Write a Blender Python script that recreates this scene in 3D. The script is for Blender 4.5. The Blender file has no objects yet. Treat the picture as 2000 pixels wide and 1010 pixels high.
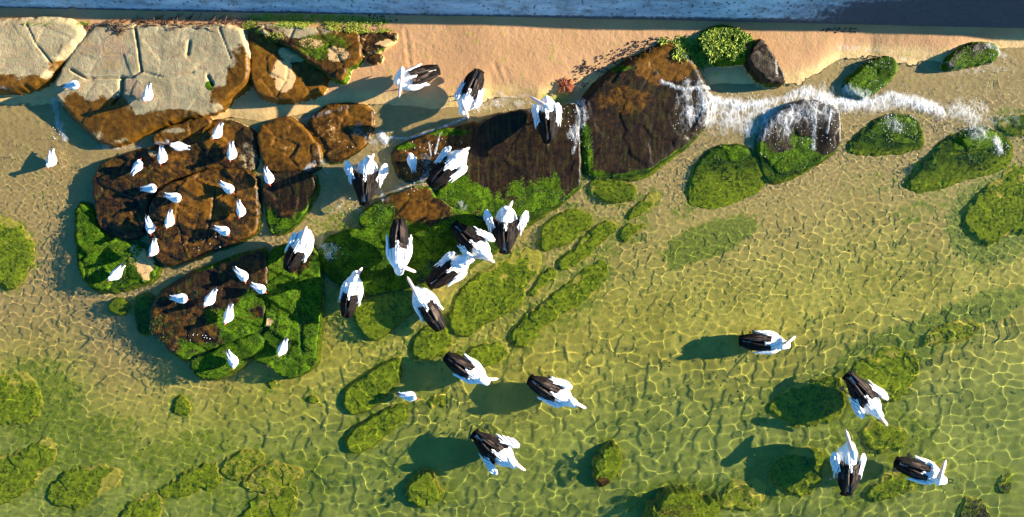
import bpy, math, random
import numpy as np
from math import radians as R, sin, cos, pi
from mathutils import Vector, Matrix

sc = bpy.context.scene
C = sc.collection

# ------------------------------------------------------------------ camera, sky, sun, exposure
CAM_H = 15.0
cam = bpy.data.objects.new('camera', bpy.data.cameras.new('camera'))
C.objects.link(cam)
cam.location = (0, 0, CAM_H)
cam.data.sensor_width = 36.0
cam.data.lens = 36.0 * CAM_H / 20.0
cam.data.clip_end = 500
sc.camera = cam

SUN_EL, SUN_AZ = R(15.8), R(9.5)          # sun low on the right, a little up the picture
world = bpy.data.worlds.new('World'); sc.world = world
world.use_nodes = True
wt = world.node_tree
bgn = wt.nodes['Background']
sky = wt.nodes.new('ShaderNodeTexSky')
sky.sky_type = 'NISHITA'; sky.sun_disc = False
sky.sun_elevation = SUN_EL
sky.sun_rotation = pi / 2 - SUN_AZ
sky.air_density = 1.0; sky.dust_density = 0.3; sky.ozone_density = 3.0
hs = wt.nodes.new('ShaderNodeHueSaturation'); hs.inputs['Saturation'].default_value = 1.35; hs.inputs['Hue'].default_value = .50
wt.links.new(sky.outputs[0], hs.inputs['Color']); wt.links.new(hs.outputs[0], bgn.inputs[0])
bgn.inputs[1].default_value = 0.07

sun = bpy.data.lights.new('sun', 'SUN')
sun.energy = 5.0; sun.angle = R(0.5); sun.color = (1.0, 0.90, 0.73)
suno = bpy.data.objects.new('sun', sun); C.objects.link(suno)
SUN_DIR = Vector((cos(SUN_EL) * cos(SUN_AZ), cos(SUN_EL) * sin(SUN_AZ), sin(SUN_EL)))
suno.rotation_euler = (-SUN_DIR).to_track_quat('-Z', 'Y').to_euler()
suno.location = SUN_DIR * 40
sun.cycles.is_caustics_light = True

vs_ = sc.view_settings
vs_.view_transform = 'Standard'; vs_.look = 'None'; vs_.gamma = 1.0
vs_.exposure = 2.1
cy = sc.cycles
cy.max_bounces = 8; cy.diffuse_bounces = 3; cy.glossy_bounces = 3; cy.transmission_bounces = 6
cy.transparent_max_bounces = 8
cy.caustics_reflective = False; cy.caustics_refractive = True
cy.sample_clamp_indirect = 4.0
cy.use_denoising = True
try:
    cy.denoiser = 'OPENIMAGEDENOISE'; cy.denoising_input_passes = 'RGB_ALBEDO_NORMAL'
except Exception:
    pass

# ------------------------------------------------------------------ helpers
def px(u, v, z=0.0):
    """world x, y of the photo pixel (u, v) for a point at height z"""
    s = (CAM_H - z) / CAM_H
    if z >= 0:
        return (u - 1000) / 100.0 * s, (505 - v) / 100.0 * s
    x0, y0 = (u - 1000) / 100.0, (505 - v) / 100.0
    r = math.hypot(x0, y0)
    if r < 1e-6: return x0, y0
    st = r / math.hypot(r, CAM_H) / 1.33
    k = (r + (-z) * st / math.sqrt(1 - st * st)) / r
    return x0 * k, y0 * k

def tag(o, label=None, cat=None, group=None, kind=None):
    if label: o['label'] = label
    if cat: o['category'] = cat
    if group: o['group'] = group
    if kind: o['kind'] = kind
    return o

def sstep(a, b, x):
    t = np.clip((x - a) / (b - a), 0, 1)
    return t * t * (3 - 2 * t)

def _hash(i, j, seed):
    n = (i.astype(np.int64) * 374761393 + j.astype(np.int64) * 668265263 + seed * 1442695041) & 0xFFFFFFFF
    n = ((n ^ (n >> 13)) * 1274126177) & 0xFFFFFFFF
    n = (n ^ (n >> 16)) & 0xFFFFFFFF
    return n / 4294967295.0

def vnoise(X, Y, seed=0):
    i = np.floor(X); j = np.floor(Y); fx = X - i; fy = Y - j
    fx = fx * fx * fx * (fx * (fx * 6 - 15) + 10); fy = fy * fy * fy * (fy * (fy * 6 - 15) + 10)
    a = _hash(i, j, seed); b = _hash(i + 1, j, seed); c = _hash(i, j + 1, seed); d = _hash(i + 1, j + 1, seed)
    return (a + (b - a) * fx) * (1 - fy) + (c + (d - c) * fx) * fy

def fbm(X, Y, f=1.0, oct=4, seed=0, gain=0.5):
    s = 0.0; amp = 1.0; t = 0.0
    for k in range(oct):
        ca, sa = cos(0.7 * k + .3), sin(0.7 * k + .3)
        s = s + amp * vnoise((X * ca - Y * sa) * f + 17.3 * k, (X * sa + Y * ca) * f + 5.1 * k, seed + k * 7)
        t += amp; amp *= gain; f *= 2.03
    return s / t - 0.5           # about -0.5 .. 0.5

def mesh_from(name, co, faces_q, mat=None, smooth=True, parent=None, keep=None):
    """co: (n,3) array; faces_q: (m,k) int array"""
    me = bpy.data.meshes.new(name)
    co = np.asarray(co, dtype=np.float32); q = np.asarray(faces_q, dtype=np.int32)
    me.vertices.add(len(co)); me.vertices.foreach_set('co', co.ravel())
    me.loops.add(q.size); me.loops.foreach_set('vertex_index', q.ravel())
    me.polygons.add(len(q)); me.polygons.foreach_set('loop_start', (np.arange(len(q)) * q.shape[1]).astype(np.int32))
    me.polygons.foreach_set('use_smooth', np.full(len(q), smooth, dtype=bool))
    me.update(calc_edges=True)
    o = bpy.data.objects.new(name, me); C.objects.link(o)
    if mat: me.materials.append(mat)
    if parent: o.parent = parent
    return o

def grid_faces(nx, ny):
    i = np.arange(nx * ny).reshape(ny, nx)
    return np.stack([i[:-1, :-1], i[:-1, 1:], i[1:, 1:], i[1:, :-1]], -1).reshape(-1, 4)

def compact(co, q, attrs):
    used = np.unique(q)
    mp = np.full(len(co), -1, dtype=np.int64); mp[used] = np.arange(len(used))
    return co[used], mp[q], [a[used] for a in attrs]

def col_attr(o, name, arr):
    a = o.data.color_attributes.new(name, 'FLOAT_COLOR', 'POINT')
    a.data.foreach_set('color', np.asarray(arr, dtype=np.float32).ravel())

# ------------------------------------------------------------------ materials
class NT:
    def __init__(self, name):
        self.m = bpy.data.materials.new(name); self.m.use_nodes = True
        self.t = self.m.node_tree; self.t.nodes.clear()
        self.out = self.n('ShaderNodeOutputMaterial')
    def n(self, typ, **kw):
        nd = self.t.nodes.new(typ)
        for k, v in kw.items(): setattr(nd, k, v)
        return nd
    def l(self, a, b): self.t.links.new(a, b)
    def noise(self, vec, scale, detail=4, rough=0.55, dist=0.0, lac=2.0):
        nd = self.n('ShaderNodeTexNoise'); nd.inputs['Scale'].default_value = scale
        nd.inputs['Detail'].default_value = detail; nd.inputs['Roughness'].default_value = rough
        nd.inputs['Distortion'].default_value = dist
        self.l(vec, nd.inputs['Vector']); return nd.outputs['Fac']
    def vor(self, vec, scale, feature='F1', rnd=1.0):
        nd = self.n('ShaderNodeTexVoronoi', feature=feature); nd.inputs['Scale'].default_value = scale
        nd.inputs['Randomness'].default_value = rnd
        self.l(vec, nd.inputs['Vector']); return nd.outputs['Distance']
    def ramp(self, f, a, b):
        nd = self.n('ShaderNodeMapRange', interpolation_type='SMOOTHSTEP'); self.l(f, nd.inputs[0])
        nd.inputs[1].default_value = a; nd.inputs[2].default_value = b; return nd.outputs[0]
    def math(self, op, a, b=None, c=None):
        nd = self.n('ShaderNodeMath', operation=op)
        for k, x in enumerate((a, b, c)):
            if x is None: continue
            if isinstance(x, (int, float)): nd.inputs[k].default_value = x
            else: self.l(x, nd.inputs[k])
        return nd.outputs[0]
    def mix(self, f, a, b, blend='MIX'):
        nd = self.n('ShaderNodeMix', data_type='RGBA', blend_type=blend)
        for s, x in ((0, f), (6, a), (7, b)):
            if isinstance(x, (int, float)): nd.inputs[s].default_value = x
            elif isinstance(x, tuple): nd.inputs[s].default_value = (*x, 1)
            else: self.l(x, nd.inputs[s])
        return nd.outputs[2]
    def fmix(self, f, a, b):
        nd = self.n('ShaderNodeMix', data_type='FLOAT')
        for s, x in ((0, f), (2, a), (3, b)):
            if isinstance(x, (int, float)): nd.inputs[s].default_value = x
            else: self.l(x, nd.inputs[s])
        return nd.outputs[0]
    def pos(self): return self.n('ShaderNodeNewGeometry').outputs['Position']
    def obj(self): return self.n('ShaderNodeTexCoord').outputs['Object']
    def stretch(self, vec, s, rz=0.0):
        nd = self.n('ShaderNodeMapping'); self.l(vec, nd.inputs[0]); nd.inputs['Scale'].default_value = s
        nd.inputs['Rotation'].default_value = (0, 0, rz); return nd.outputs[0]
    def attr(self, name):
        nd = self.n('ShaderNodeAttribute', attribute_name=name)
        sp = self.n('ShaderNodeSeparateColor'); self.l(nd.outputs['Color'], sp.inputs[0])
        return sp.outputs[0], sp.outputs[1], sp.outputs[2], nd.outputs['Alpha']
    def bsdf(self, col, rough=0.6, bump=None, bstr=0.4, bdist=0.02, spec=0.5, sss=None):
        p = self.n('ShaderNodeBsdfPrincipled')
        if isinstance(col, tuple): p.inputs['Base Color'].default_value = (*col, 1)
        else: self.l(col, p.inputs['Base Color'])
        if isinstance(rough, (int, float)): p.inputs['Roughness'].default_value = rough
        else: self.l(rough, p.inputs['Roughness'])
        p.inputs['Specular IOR Level'].default_value = spec
        if bump is not None:
            b = self.n('ShaderNodeBump'); b.inputs['Strength'].default_value = bstr; b.inputs['Distance'].default_value = bdist
            self.l(bump, b.inputs['Height']); self.l(b.outputs[0], p.inputs['Normal'])
        self.l(p.outputs[0], self.out.inputs[0])
        return self.m

def simple(name, col, rough=0.6, var=0.15, scale=30, spec=0.4, bump=0.0):
    t = NT(name); p = t.obj(); f = t.noise(p, scale, 4)
    c = t.mix(f, tuple(x * (1 - var) for x in col), tuple(min(1, x * (1 + var)) for x in col))
    return t.bsdf(c, rough, f if bump else None, bump, 0.01, spec)

def rock_material():
    t = NT('weathered_rock')
    p = t.pos()
    alg, dry, rust, sand = t.attr('cover')
    n1 = t.noise(p, 2.2, 6, .6); n2 = t.noise(p, 9, 6, .65); n3 = t.noise(p, 38, 4, .6); n4 = t.noise(p, 90, 3, .6)
    nd = t.math('ADD', t.math('MULTIPLY', t.math('SUBTRACT', n2, .5), .9), t.math('MULTIPLY', t.math('SUBTRACT', n3, .5), .7))
    # wet brown rock
    brown = t.mix(t.ramp(n2, .35, .7), (.007, .0045, .003), (.027, .012, .004))
    brown = t.mix(t.ramp(n3, .55, .75), brown, (.07, .038, .012))
    stk = t.noise(t.stretch(p, (8, 1.1, 1)), 2.4, 5, .65, .6)
    brown = t.mix(t.math('MULTIPLY', t.ramp(stk, .5, .68), .7), brown, (.040, .040, .005))
    brown = t.mix(t.math('MULTIPLY', t.ramp(stk, .48, .34), .8), brown, (.006, .005, .004))
    rustc = t.mix(t.ramp(n2, .3, .7), (.060, .024, .002), (.155, .068, .006))
    rustc = t.mix(t.ramp(n3, .55, .75), rustc, (.035, .014, .003))
    rf = t.ramp(t.math('ADD', rust, t.math('MULTIPLY', nd, .8)), .3, .7)
    c = t.mix(rf, brown, rustc)
    # dry sandstone, faintly banded
    band = t.noise(t.stretch(p, (1.5, 9, 1), R(35)), 1.6, 5, .6)
    dryc = t.mix(t.ramp(n1, .3, .7), (.28, .225, .115), (.43, .345, .185))
    dryc = t.mix(t.math('MULTIPLY', t.ramp(band, .45, .7), .55), dryc, (.34, .20, .105))
    dryc = t.mix(t.math('MULTIPLY', t.ramp(n2, .48, .72), .7), dryc, (.19, .165, .105))
    dryc = t.mix(t.math('MULTIPLY', t.ramp(n4, .52, .70), .6), dryc, (.12, .095, .06))
    dryc = t.mix(t.math('MULTIPLY', t.ramp(rust, 1.1, 1.5), .75), dryc, t.mix(t.ramp(band, .4, .65), (.30, .19, .12), (.36, .24, .10)))
    df = t.ramp(t.math('ADD', dry, t.math('MULTIPLY', nd, 1.3)), .24, .76)
    c = t.mix(df, c, dryc)
    # algae
    gs = t.noise(t.stretch(p, (1, 1, .4)), 5.0, 5, .6)
    green = t.mix(t.ramp(gs, .3, .62), (.006, .026, .002), (.050, .115, .003))
    green = t.mix(t.ramp(n3, .45, .68), green, (.125, .19, .006))
    green = t.mix(t.math('MULTIPLY', t.ramp(n4, .5, .7), .65), green, (.012, .022, .002))
    green = t.mix(t.math('MULTIPLY', t.ramp(n2, .56, .70), .6), green, (.09, .05, .008))
    sep = t.n('ShaderNodeSeparateXYZ'); t.l(p, sep.inputs[0])
    sunk = t.ramp(sep.outputs[2], .0, -.07)      # lighter, yellower turf colour below the waterline
    turf = t.mix(t.ramp(gs, .32, .62), (.10, .15, .004), (.25, .30, .010))
    n5 = t.noise(p, 17, 4, .62)
    turf = t.mix(t.math('MULTIPLY', t.ramp(n5, .50, .36), .85), turf, (.022, .042, .003))
    turf = t.mix(t.math('MULTIPLY', t.ramp(n5, .54, .68), .8), turf, (.30, .33, .015))
    green = t.mix(t.math('MULTIPLY', t.ramp(n5, .50, .36), .8), green, (.008, .020, .002))
    turf = t.mix(t.math('MULTIPLY', t.ramp(n3, .48, .68), .8), turf, (.34, .36, .022))
    turf = t.mix(t.math('MULTIPLY', t.ramp(n2, .55, .72), .7), turf, (.030, .050, .004))
    green = t.mix(t.math('MULTIPLY', t.ramp(n1, .52, .38), .75), green, (.012, .034, .002))
    green = t.mix(sunk, green, turf)
    af = t.ramp(t.math('ADD', alg, t.math('MULTIPLY', nd, .8)), .38, .62)
    c = t.mix(af, c, green)
    # sand lying on the rock
    sf = t.ramp(t.math('ADD', sand, t.math('MULTIPLY', nd, 1.15)), .4, .62)
    sandc = t.mix(sunk, t.mix(n3, (.44, .265, .115), (.53, .33, .145)), t.mix(n3, (.40, .325, .042), (.54, .44, .070)))
    c = t.mix(sf, c, sandc)
    rough = t.fmix(df, t.fmix(af, .38, .85), .9)
    rough = t.fmix(sf, rough, .85)
    h = t.math('ADD', t.math('MULTIPLY', n2, .9), t.math('ADD', t.math('MULTIPLY', n3, .45), t.math('MULTIPLY', n4, .25)))
    m_ = t.bsdf(c, rough, h, .45, .022, .35)
    for nd_ in t.t.nodes:
        if nd_.type == 'BUMP': t.l(t.fmix(df, .45, .85), nd_.inputs['Strength'])
        if nd_.type == 'BSDF_PRINCIPLED': t.l(t.fmix(af, t.fmix(df, .16, .2), .06), nd_.inputs['Specular IOR Level'])
    return m_

def sand_material():
    t = NT('beach_sand')
    p = t.pos()
    alg, wet, deep, deep_tint = t.attr('cover')
    n1 = t.noise(p, 1.1, 5, .6); n2 = t.noise(p, 7, 5, .6); n3 = t.noise(p, 60, 3, .6); n4 = t.noise(p, 22, 4, .6)
    c = t.mix(t.ramp(n1, .3, .7), (.40, .212, .092), (.48, .262, .118))
    c = t.mix(t.math('MULTIPLY', t.ramp(n3, .5, .8), .35), c, (.30, .17, .08))
    wetc = t.mix(t.ramp(n2, .3, .7), (.47, .30, .11), (.58, .38, .15))  # sand near and under water lightened to offset sun lost at the surface
    c = t.mix(t.ramp(wet, .15, .85), c, wetc)
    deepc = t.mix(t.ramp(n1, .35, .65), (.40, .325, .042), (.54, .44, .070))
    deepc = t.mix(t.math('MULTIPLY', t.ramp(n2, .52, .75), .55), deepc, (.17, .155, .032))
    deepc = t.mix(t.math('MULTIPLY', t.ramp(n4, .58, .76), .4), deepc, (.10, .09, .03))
    c = t.mix(deep, c, deepc)  # olive tint of deeper water put into the bed colour
    deepc2 = t.mix(t.ramp(n1, .35, .65), (.23, .26, .036), (.34, .355, .060))
    c = t.mix(t.math('MULTIPLY', deep_tint, .8), c, deepc2)
    greenb = t.mix(t.ramp(n4, .35, .62), (.12, .16, .008), (.28, .32, .014))
    deepc2 = t.mix(t.ramp(n1, .35, .65), (.23, .26, .036), (.34, .355, .060))
    c = t.mix(t.math('MULTIPLY', deep_tint, .8), c, deepc2)
    greenb = t.mix(t.ramp(n3, .5, .7), greenb, (.07, .10, .006))
    nd = t.math('ADD', t.math('MULTIPLY', t.math('SUBTRACT', n2, .5), 1.2), t.math('MULTIPLY', t.math('SUBTRACT', n4, .5), .9))
    af = t.ramp(t.math('ADD', alg, t.math('MULTIPLY', nd, 2.2)), .25, .85)
    c = t.mix(t.math('MULTIPLY', af, .9), c, greenb)
    ft = t.vor(p, 7.5); ft = t.ramp(ft, .0, .32)
    h = t.math('ADD', t.math('MULTIPLY', n2, .6), t.math('ADD', t.math('MULTIPLY', n3, .12), t.math('MULTIPLY', n4, .3)))
    rough = t.fmix(wet, .9, .5)
    return t.bsdf(c, rough, h, .45, .04, .3)

def water_material():
    t = NT('sea_water')
    g = t.n('ShaderNodeBsdfGlass'); g.inputs['Roughness'].default_value = 0; g.inputs['IOR'].default_value = 1.33
    g.inputs['Color'].default_value = (.96, .99, .93, 1)
    t.l(g.outputs[0], t.out.inputs[0]); return t.m

def foam_material():
    t = NT('sea_foam'); p = t.pos(); d, _, _, _ = t.attr('dens')
    ps = t.stretch(p, (1.0, .55, 1))
    web = t.n('ShaderNodeTexVoronoi', feature='DISTANCE_TO_EDGE'); web.inputs['Scale'].default_value = 9
    wv = t.n('ShaderNodeVectorMath', operation='ADD'); nz = t.n('ShaderNodeTexNoise'); nz.inputs['Scale'].default_value = 9; nz.inputs['Detail'].default_value = 4
    t.l(ps, nz.inputs['Vector']); sc_ = t.n('ShaderNodeVectorMath', operation='SCALE'); sc_.inputs['Scale'].default_value = .16
    t.l(nz.outputs['Color'], sc_.inputs[0]); t.l(ps, wv.inputs[0]); t.l(sc_.outputs[0], wv.inputs[1]); t.l(wv.outputs[0], web.inputs['Vector'])
    lace = t.ramp(web.outputs['Distance'], .20, .0)
    n1 = t.noise(ps, 5, 5, .65); n2 = t.noise(ps, 34, 4, .7)
    m = t.math('ADD', t.math('MULTIPLY', d, 1.12), t.math('ADD', t.math('MULTIPLY', lace, .20), t.math('ADD', t.math('MULTIPLY', t.math('SUBTRACT', n1, .5), .9), t.math('MULTIPLY', t.math('SUBTRACT', n2, .5), .55))))
    a = t.math('MULTIPLY', t.ramp(m, .26, 1.55), .95)
    p_ = t.n('ShaderNodeBsdfPrincipled'); p_.inputs['Base Color'].default_value = (.86, .87, .87, 1); p_.inputs['Roughness'].default_value = .6
    b = t.n('ShaderNodeBump'); b.inputs['Strength'].default_value = .6; b.inputs['Distance'].default_value = .02; t.l(m, b.inputs['Height']); t.l(b.outputs[0], p_.inputs['Normal'])
    tr = t.n('ShaderNodeBsdfTransparent'); mx = t.n('ShaderNodeMixShader'); t.l(a, mx.inputs[0]); t.l(tr.outputs[0], mx.inputs[1]); t.l(p_.outputs[0], mx.inputs[2])
    t.l(mx.outputs[0], t.out.inputs[0]); return t.m

def concrete_material():
    t = NT('seawall_concrete'); p = t.pos()
    st, dark, _, _ = t.attr('cover')
    n1 = t.noise(t.stretch(p, (.6, 1, 3)), 1.3, 6, .65); n2 = t.noise(p, 12, 6, .6); n3 = t.noise(p, 55, 3, .6)
    band = t.noise(t.stretch(p, (2.6, 5, 5)), 1.3, 6, .68)
    c = t.mix(t.ramp(n1, .3, .7), (.22, .32, .40), (.46, .60, .68))
    c = t.mix(t.math('MULTIPLY', t.ramp(band, .45, .68), .7), c, (.12, .14, .15))
    pit = t.ramp(t.vor(p, 11), .30, .14)
    pit = t.math('MULTIPLY', pit, t.ramp(n2, .42, .55))
    c = t.mix(t.math('MULTIPLY', pit, .85), c, (.03, .03, .03))
    c = t.mix(t.math('MULTIPLY', t.ramp(n3, .55, .75), .5), c, (.10, .10, .09))
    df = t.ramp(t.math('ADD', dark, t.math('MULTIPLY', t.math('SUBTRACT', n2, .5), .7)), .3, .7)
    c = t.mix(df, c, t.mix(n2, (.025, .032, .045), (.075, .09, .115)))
    h = t.math('SUBTRACT', t.math('ADD', n2, t.math('MULTIPLY', n3, .4)), t.math('MULTIPLY', pit, .8))
    return t.bsdf(c, .85, h, .7, .03, .3)

M_ROCK = rock_material(); M_SAND = sand_material(); M_WATER = water_material(); M_FOAM = foam_material()
M_WALL = concrete_material()
M_WHITE = simple('white_feathers', (.82, .81, .78), .75, .06, 40, .2)
M_BILL = simple('pink_bill', (.80, .52, .46), .45, .12, 25, .4)
M_POUCH = simple('pouch_skin', (.80, .56, .44), .5, .15, 25, .4)
M_NAIL = simple('bill_tip_blue', (.30, .33, .45), .4)
M_EYE = simple('dark_eye', (.02, .015, .01), .15, .1, 10, .6)
M_LEG = simple('grey_orange_leg', (.42, .25, .14), .6)
M_RED = simple('red_leg', (.62, .07, .03), .5)
M_GREY = simple('grey_mantle', (.60, .62, .67), .7, .06, 40, .2)
M_GBLACK = simple('black_wingtip', (.015, .014, .014), .6)

def feather_black():
    t = NT('black_flight_feathers'); p = t.obj()
    sh, tip, _, _ = t.attr('tone')
    n = t.noise(t.stretch(p, (4, 26, 26)), 2.2, 4, .6)
    c = t.mix(t.ramp(n, .4, .7), (.004, .0035, .0035), (.014, .010, .009))
    b = t.mix(n, (.050, .033, .026), (.16, .115, .095))
    c = t.mix(sh, c, b)
    return t.bsdf(c, .75, n, .3, .01, .08)
M_BLACK = feather_black()
def plumage():
    t = NT('body_plumage'); p = t.obj(); bl, _, _, _ = t.attr('tone')
    n = t.noise(p, 38, 4)
    c = t.mix(n, (.78, .77, .74), (.86, .855, .83))
    c = t.mix(t.ramp(t.math('ADD', bl, t.math('MULTIPLY', t.math('SUBTRACT', n, .5), .7)), .4, .6), c, (.014, .011, .010))
    return t.bsdf(c, .8, n, .3, .012, .2)
M_BODY = plumage()

# ------------------------------------------------------------------ sand bed
SHORE_U = [-400, 0, 100, 130, 200, 260, 350, 450, 520, 560, 640, 700, 760, 850, 920, 960, 1010, 1050, 1090, 1130, 1200, 1330, 1390, 1480, 1560, 1600, 1640, 1700, 1760, 1850, 1920, 2000, 2400]
SHORE_V = [175, 182, 186, 190, 262, 268, 250, 228, 236, 228, 214, 206, 206, 214, 206, 186, 190, 200, 182, 175, 158, 158, 165, 163, 158, 140, 116, 106, 114, 124, 102, 96, 90]
WALL_U = [-400, 0, 750, 1400, 2000, 2400]; WALL_V = [22, 28, 42, 50, 58, 63]

_gu = np.arange(-600, 2600, 10.0); _k = np.exp(-.5 * (np.arange(-60, 61) / 24.0) ** 2); _k /= _k.sum()
_gv = np.convolve(np.pad(np.interp(_gu, SHORE_U, SHORE_V), 60, mode='edge'), _k, mode='valid')
def SMOOTH_V(u): return np.interp(u, _gu, _gv)

def bed_z(X, Y):
    u = np.asarray(X) * 100 + 1000; v = 505 - np.asarray(Y) * 100
    d = (v - np.interp(u, SHORE_U, SHORE_V)) / 100.0
    d = d + (.03 + .07 * sstep(-.7, -.05, d)) * fbm(X, Y, .9, 3, 5)
    gap = np.maximum((SMOOTH_V(u) - np.interp(u, WALL_U, WALL_V)) / 100.0, .25)
    zw = np.minimum(.42, .28 * gap)
    w_ = sstep(-.12, -.65, d); di = d * (1 - w_) + (v - SMOOTH_V(u)) / 100.0 * w_
    zin = zw * np.clip(-di / gap, 0, 1.15) ** .9
    dd = np.minimum(np.maximum(d, 0), 12)
    zout = -(0.05 * dd + 0.0043 * dd * dd)
    return np.where(d < 0, zin, zout)

ALGAE_PATCH = [  # u, v, ru, rv, rot, strength  (film of algae on the sand)
    (1390, 468, 100, 34, -20, 1.5), (1345, 500, 40, 18, -35, 1.3), (1340, 410, 40, 16, -30, .6), (1900, 620, 140, 34, -20, 1.35), (1760, 690, 130, 46, -22, 1.3), (1830, 650, 120, 30, -20, 1.1),
    (1950, 430, 100, 90, -30, 1.2), (1560, 790, 130, 50, -15, .55), (1560, 930, 110, 55, -20, .95), (1740, 850, 120, 60, 10, .95),
    (1340, 985, 130, 38, -5, 1.0), (1490, 975, 120, 40, -12, .9), (1760, 960, 140, 38, -20, 1.0), (1230, 650, 60, 30, 0, .2),
    (640, 600, 70, 45, 0, .7), (740, 640, 70, 40, -20, .6), (560, 960, 120, 50, -15, .5), (840, 780, 40, 30, 0, .5), (740, 920, 60, 35, 0, .45),
    (840, 975, 70, 40, 0, .6), (330, 900, 120, 50, -15, .7), (150, 880, 120, 60, -20, .7), (50, 790, 100, 90, 0, .9), (500, 950, 160, 60, -10, .7), (245, 600, 45, 20, -15, .7),
    (850, 660, 70, 40, -25, .8), (1100, 590, 90, 60, -30, .6), (670, 440, 60, 35, -20, .6), (640, 430, 50, 30, 0, .4), (1640, 640, 60, 20, -20, .2), (1700, 560, 300, 90, -10, .22), (1850, 520, 160, 60, -10, .3),
    (1170, 470, 60, 50, -30, .6), (1460, 620, 260, 80, 0, .12), (1700, 360, 90, 25, -5, .3), (1840, 400, 110, 30, -15, .5), (1930, 940, 90, 70, 0, .3), (450, 900, 70, 22, -15, .5), (1090, 970, 90, 30, 0, .2),
    (930, 690, 70, 30, -10, .5), (1110, 700, 60, 30, 0, .15), (1340, 100, 35, 22, 0, .9), (1080, 195, 35, 16, -15, .7), (630, 50, 150, 10, 2, .9)]

def bed_algae(u, v, X, Y):
    a = np.zeros_like(X)
    for (cu, cv, ru, rv, rot, s) in ALGAE_PATCH:
        ca, sa = cos(R(rot)), sin(R(rot))
        du, dv = u - cu, v - cv
        q = ((du * ca + dv * sa) / ru) ** 2 + ((-du * sa + dv * ca) / rv) ** 2
        a = np.maximum(a, s * sstep(1.5, .35, q))
    return a

def axis(lo, hi, far, step):
    a = np.arange(lo, hi + step * .5, step)
    ext = [step * 1.6 ** k for k in range(1, 40)]
    out = np.cumsum(ext); out = out[out < far - hi]
    return np.concatenate([(lo - out)[::-1], a, hi + out])

xs = axis(-12.0, 12.0, 90, .035); ys = axis(-6.4, 5.8, 90, .035)
X, Y = np.meshgrid(xs, ys)
Z = bed_z(X, Y)
uu = X * 100 + 1000; vv = 505 - Y * 100
inl = sstep(0.0, .25, Z)
Z = Z + .007 * fbm(X, Y, 3.0, 4, 11) + (.030 - .022 * inl) * fbm(X, Y, .8, 3, 12)
# trodden, scuffed sand on the beach: bird prints and drag marks
prints = np.zeros_like(X)
rng = np.random.default_rng(4)
for k in range(420):
    cu, cv = (rng.uniform(780, 1300), rng.uniform(52, 190)) if k < 330 else (rng.uniform(560, 800), rng.uniform(100, 220))
    x0, y0 = px(cu, cv, .3); ang = rng.uniform(0, pi); r1, r2 = rng.uniform(.02, .05), rng.uniform(.012, .025)
    sel = (np.abs(X - x0) < .15) & (np.abs(Y - y0) < .15)
    dx, dy = X[sel] - x0, Y[sel] - y0
    q = ((dx * cos(ang) + dy * sin(ang)) / r1) ** 2 + ((-dx * sin(ang) + dy * cos(ang)) / r2) ** 2
    prints[sel] += -np.exp(-q) + .55 * np.exp(-(np.sqrt(q) - 1.7) ** 2 * 3)
Z = Z + inl * .005 * prints
dug = [((985, 130), (1000, 170)), ((965, 120), (985, 165)), ((792, 60), (800, 130))]
for (a, b) in dug:
    ax, ay = px(*a, .3); bx, by = px(*b, .3)
    tt = np.clip(((X - ax) * (bx - ax) + (Y - ay) * (by - ay)) / ((bx - ax) ** 2 + (by - ay) ** 2), 0, 1)
    dd = np.hypot(X - ax - tt * (bx - ax), Y - ay - tt * (by - ay)) + .02 * fbm(X, Y, 6, 2, 3)
    Z += inl * .5 * (-.012 * np.exp(-(dd / .03) ** 2) + .008 * np.exp(-((dd - .07) / .03) ** 2))
wet = sstep(.13, .0, Z + .05 * fbm(X, Y, 1.6, 3, 21))
lw = sstep(-3.0, -6.5, X)            # the left side takes the deep tint later and stays golden
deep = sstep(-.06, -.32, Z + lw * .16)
alg = bed_algae(uu, vv, X, Y)
sand = mesh_from('sand', np.stack([X, Y, Z], -1).reshape(-1, 3), grid_faces(len(xs), len(ys)), M_SAND)
col_attr(sand, 'cover', np.stack([alg, wet, deep, sstep(-.34, -.62, Z)], -1))
tag(sand, 'pale golden beach sand running down under the clear water', 'sand', kind='structure')
sand.cycles.is_caustics_receiver = True
BED = (xs, ys, Z)

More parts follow.
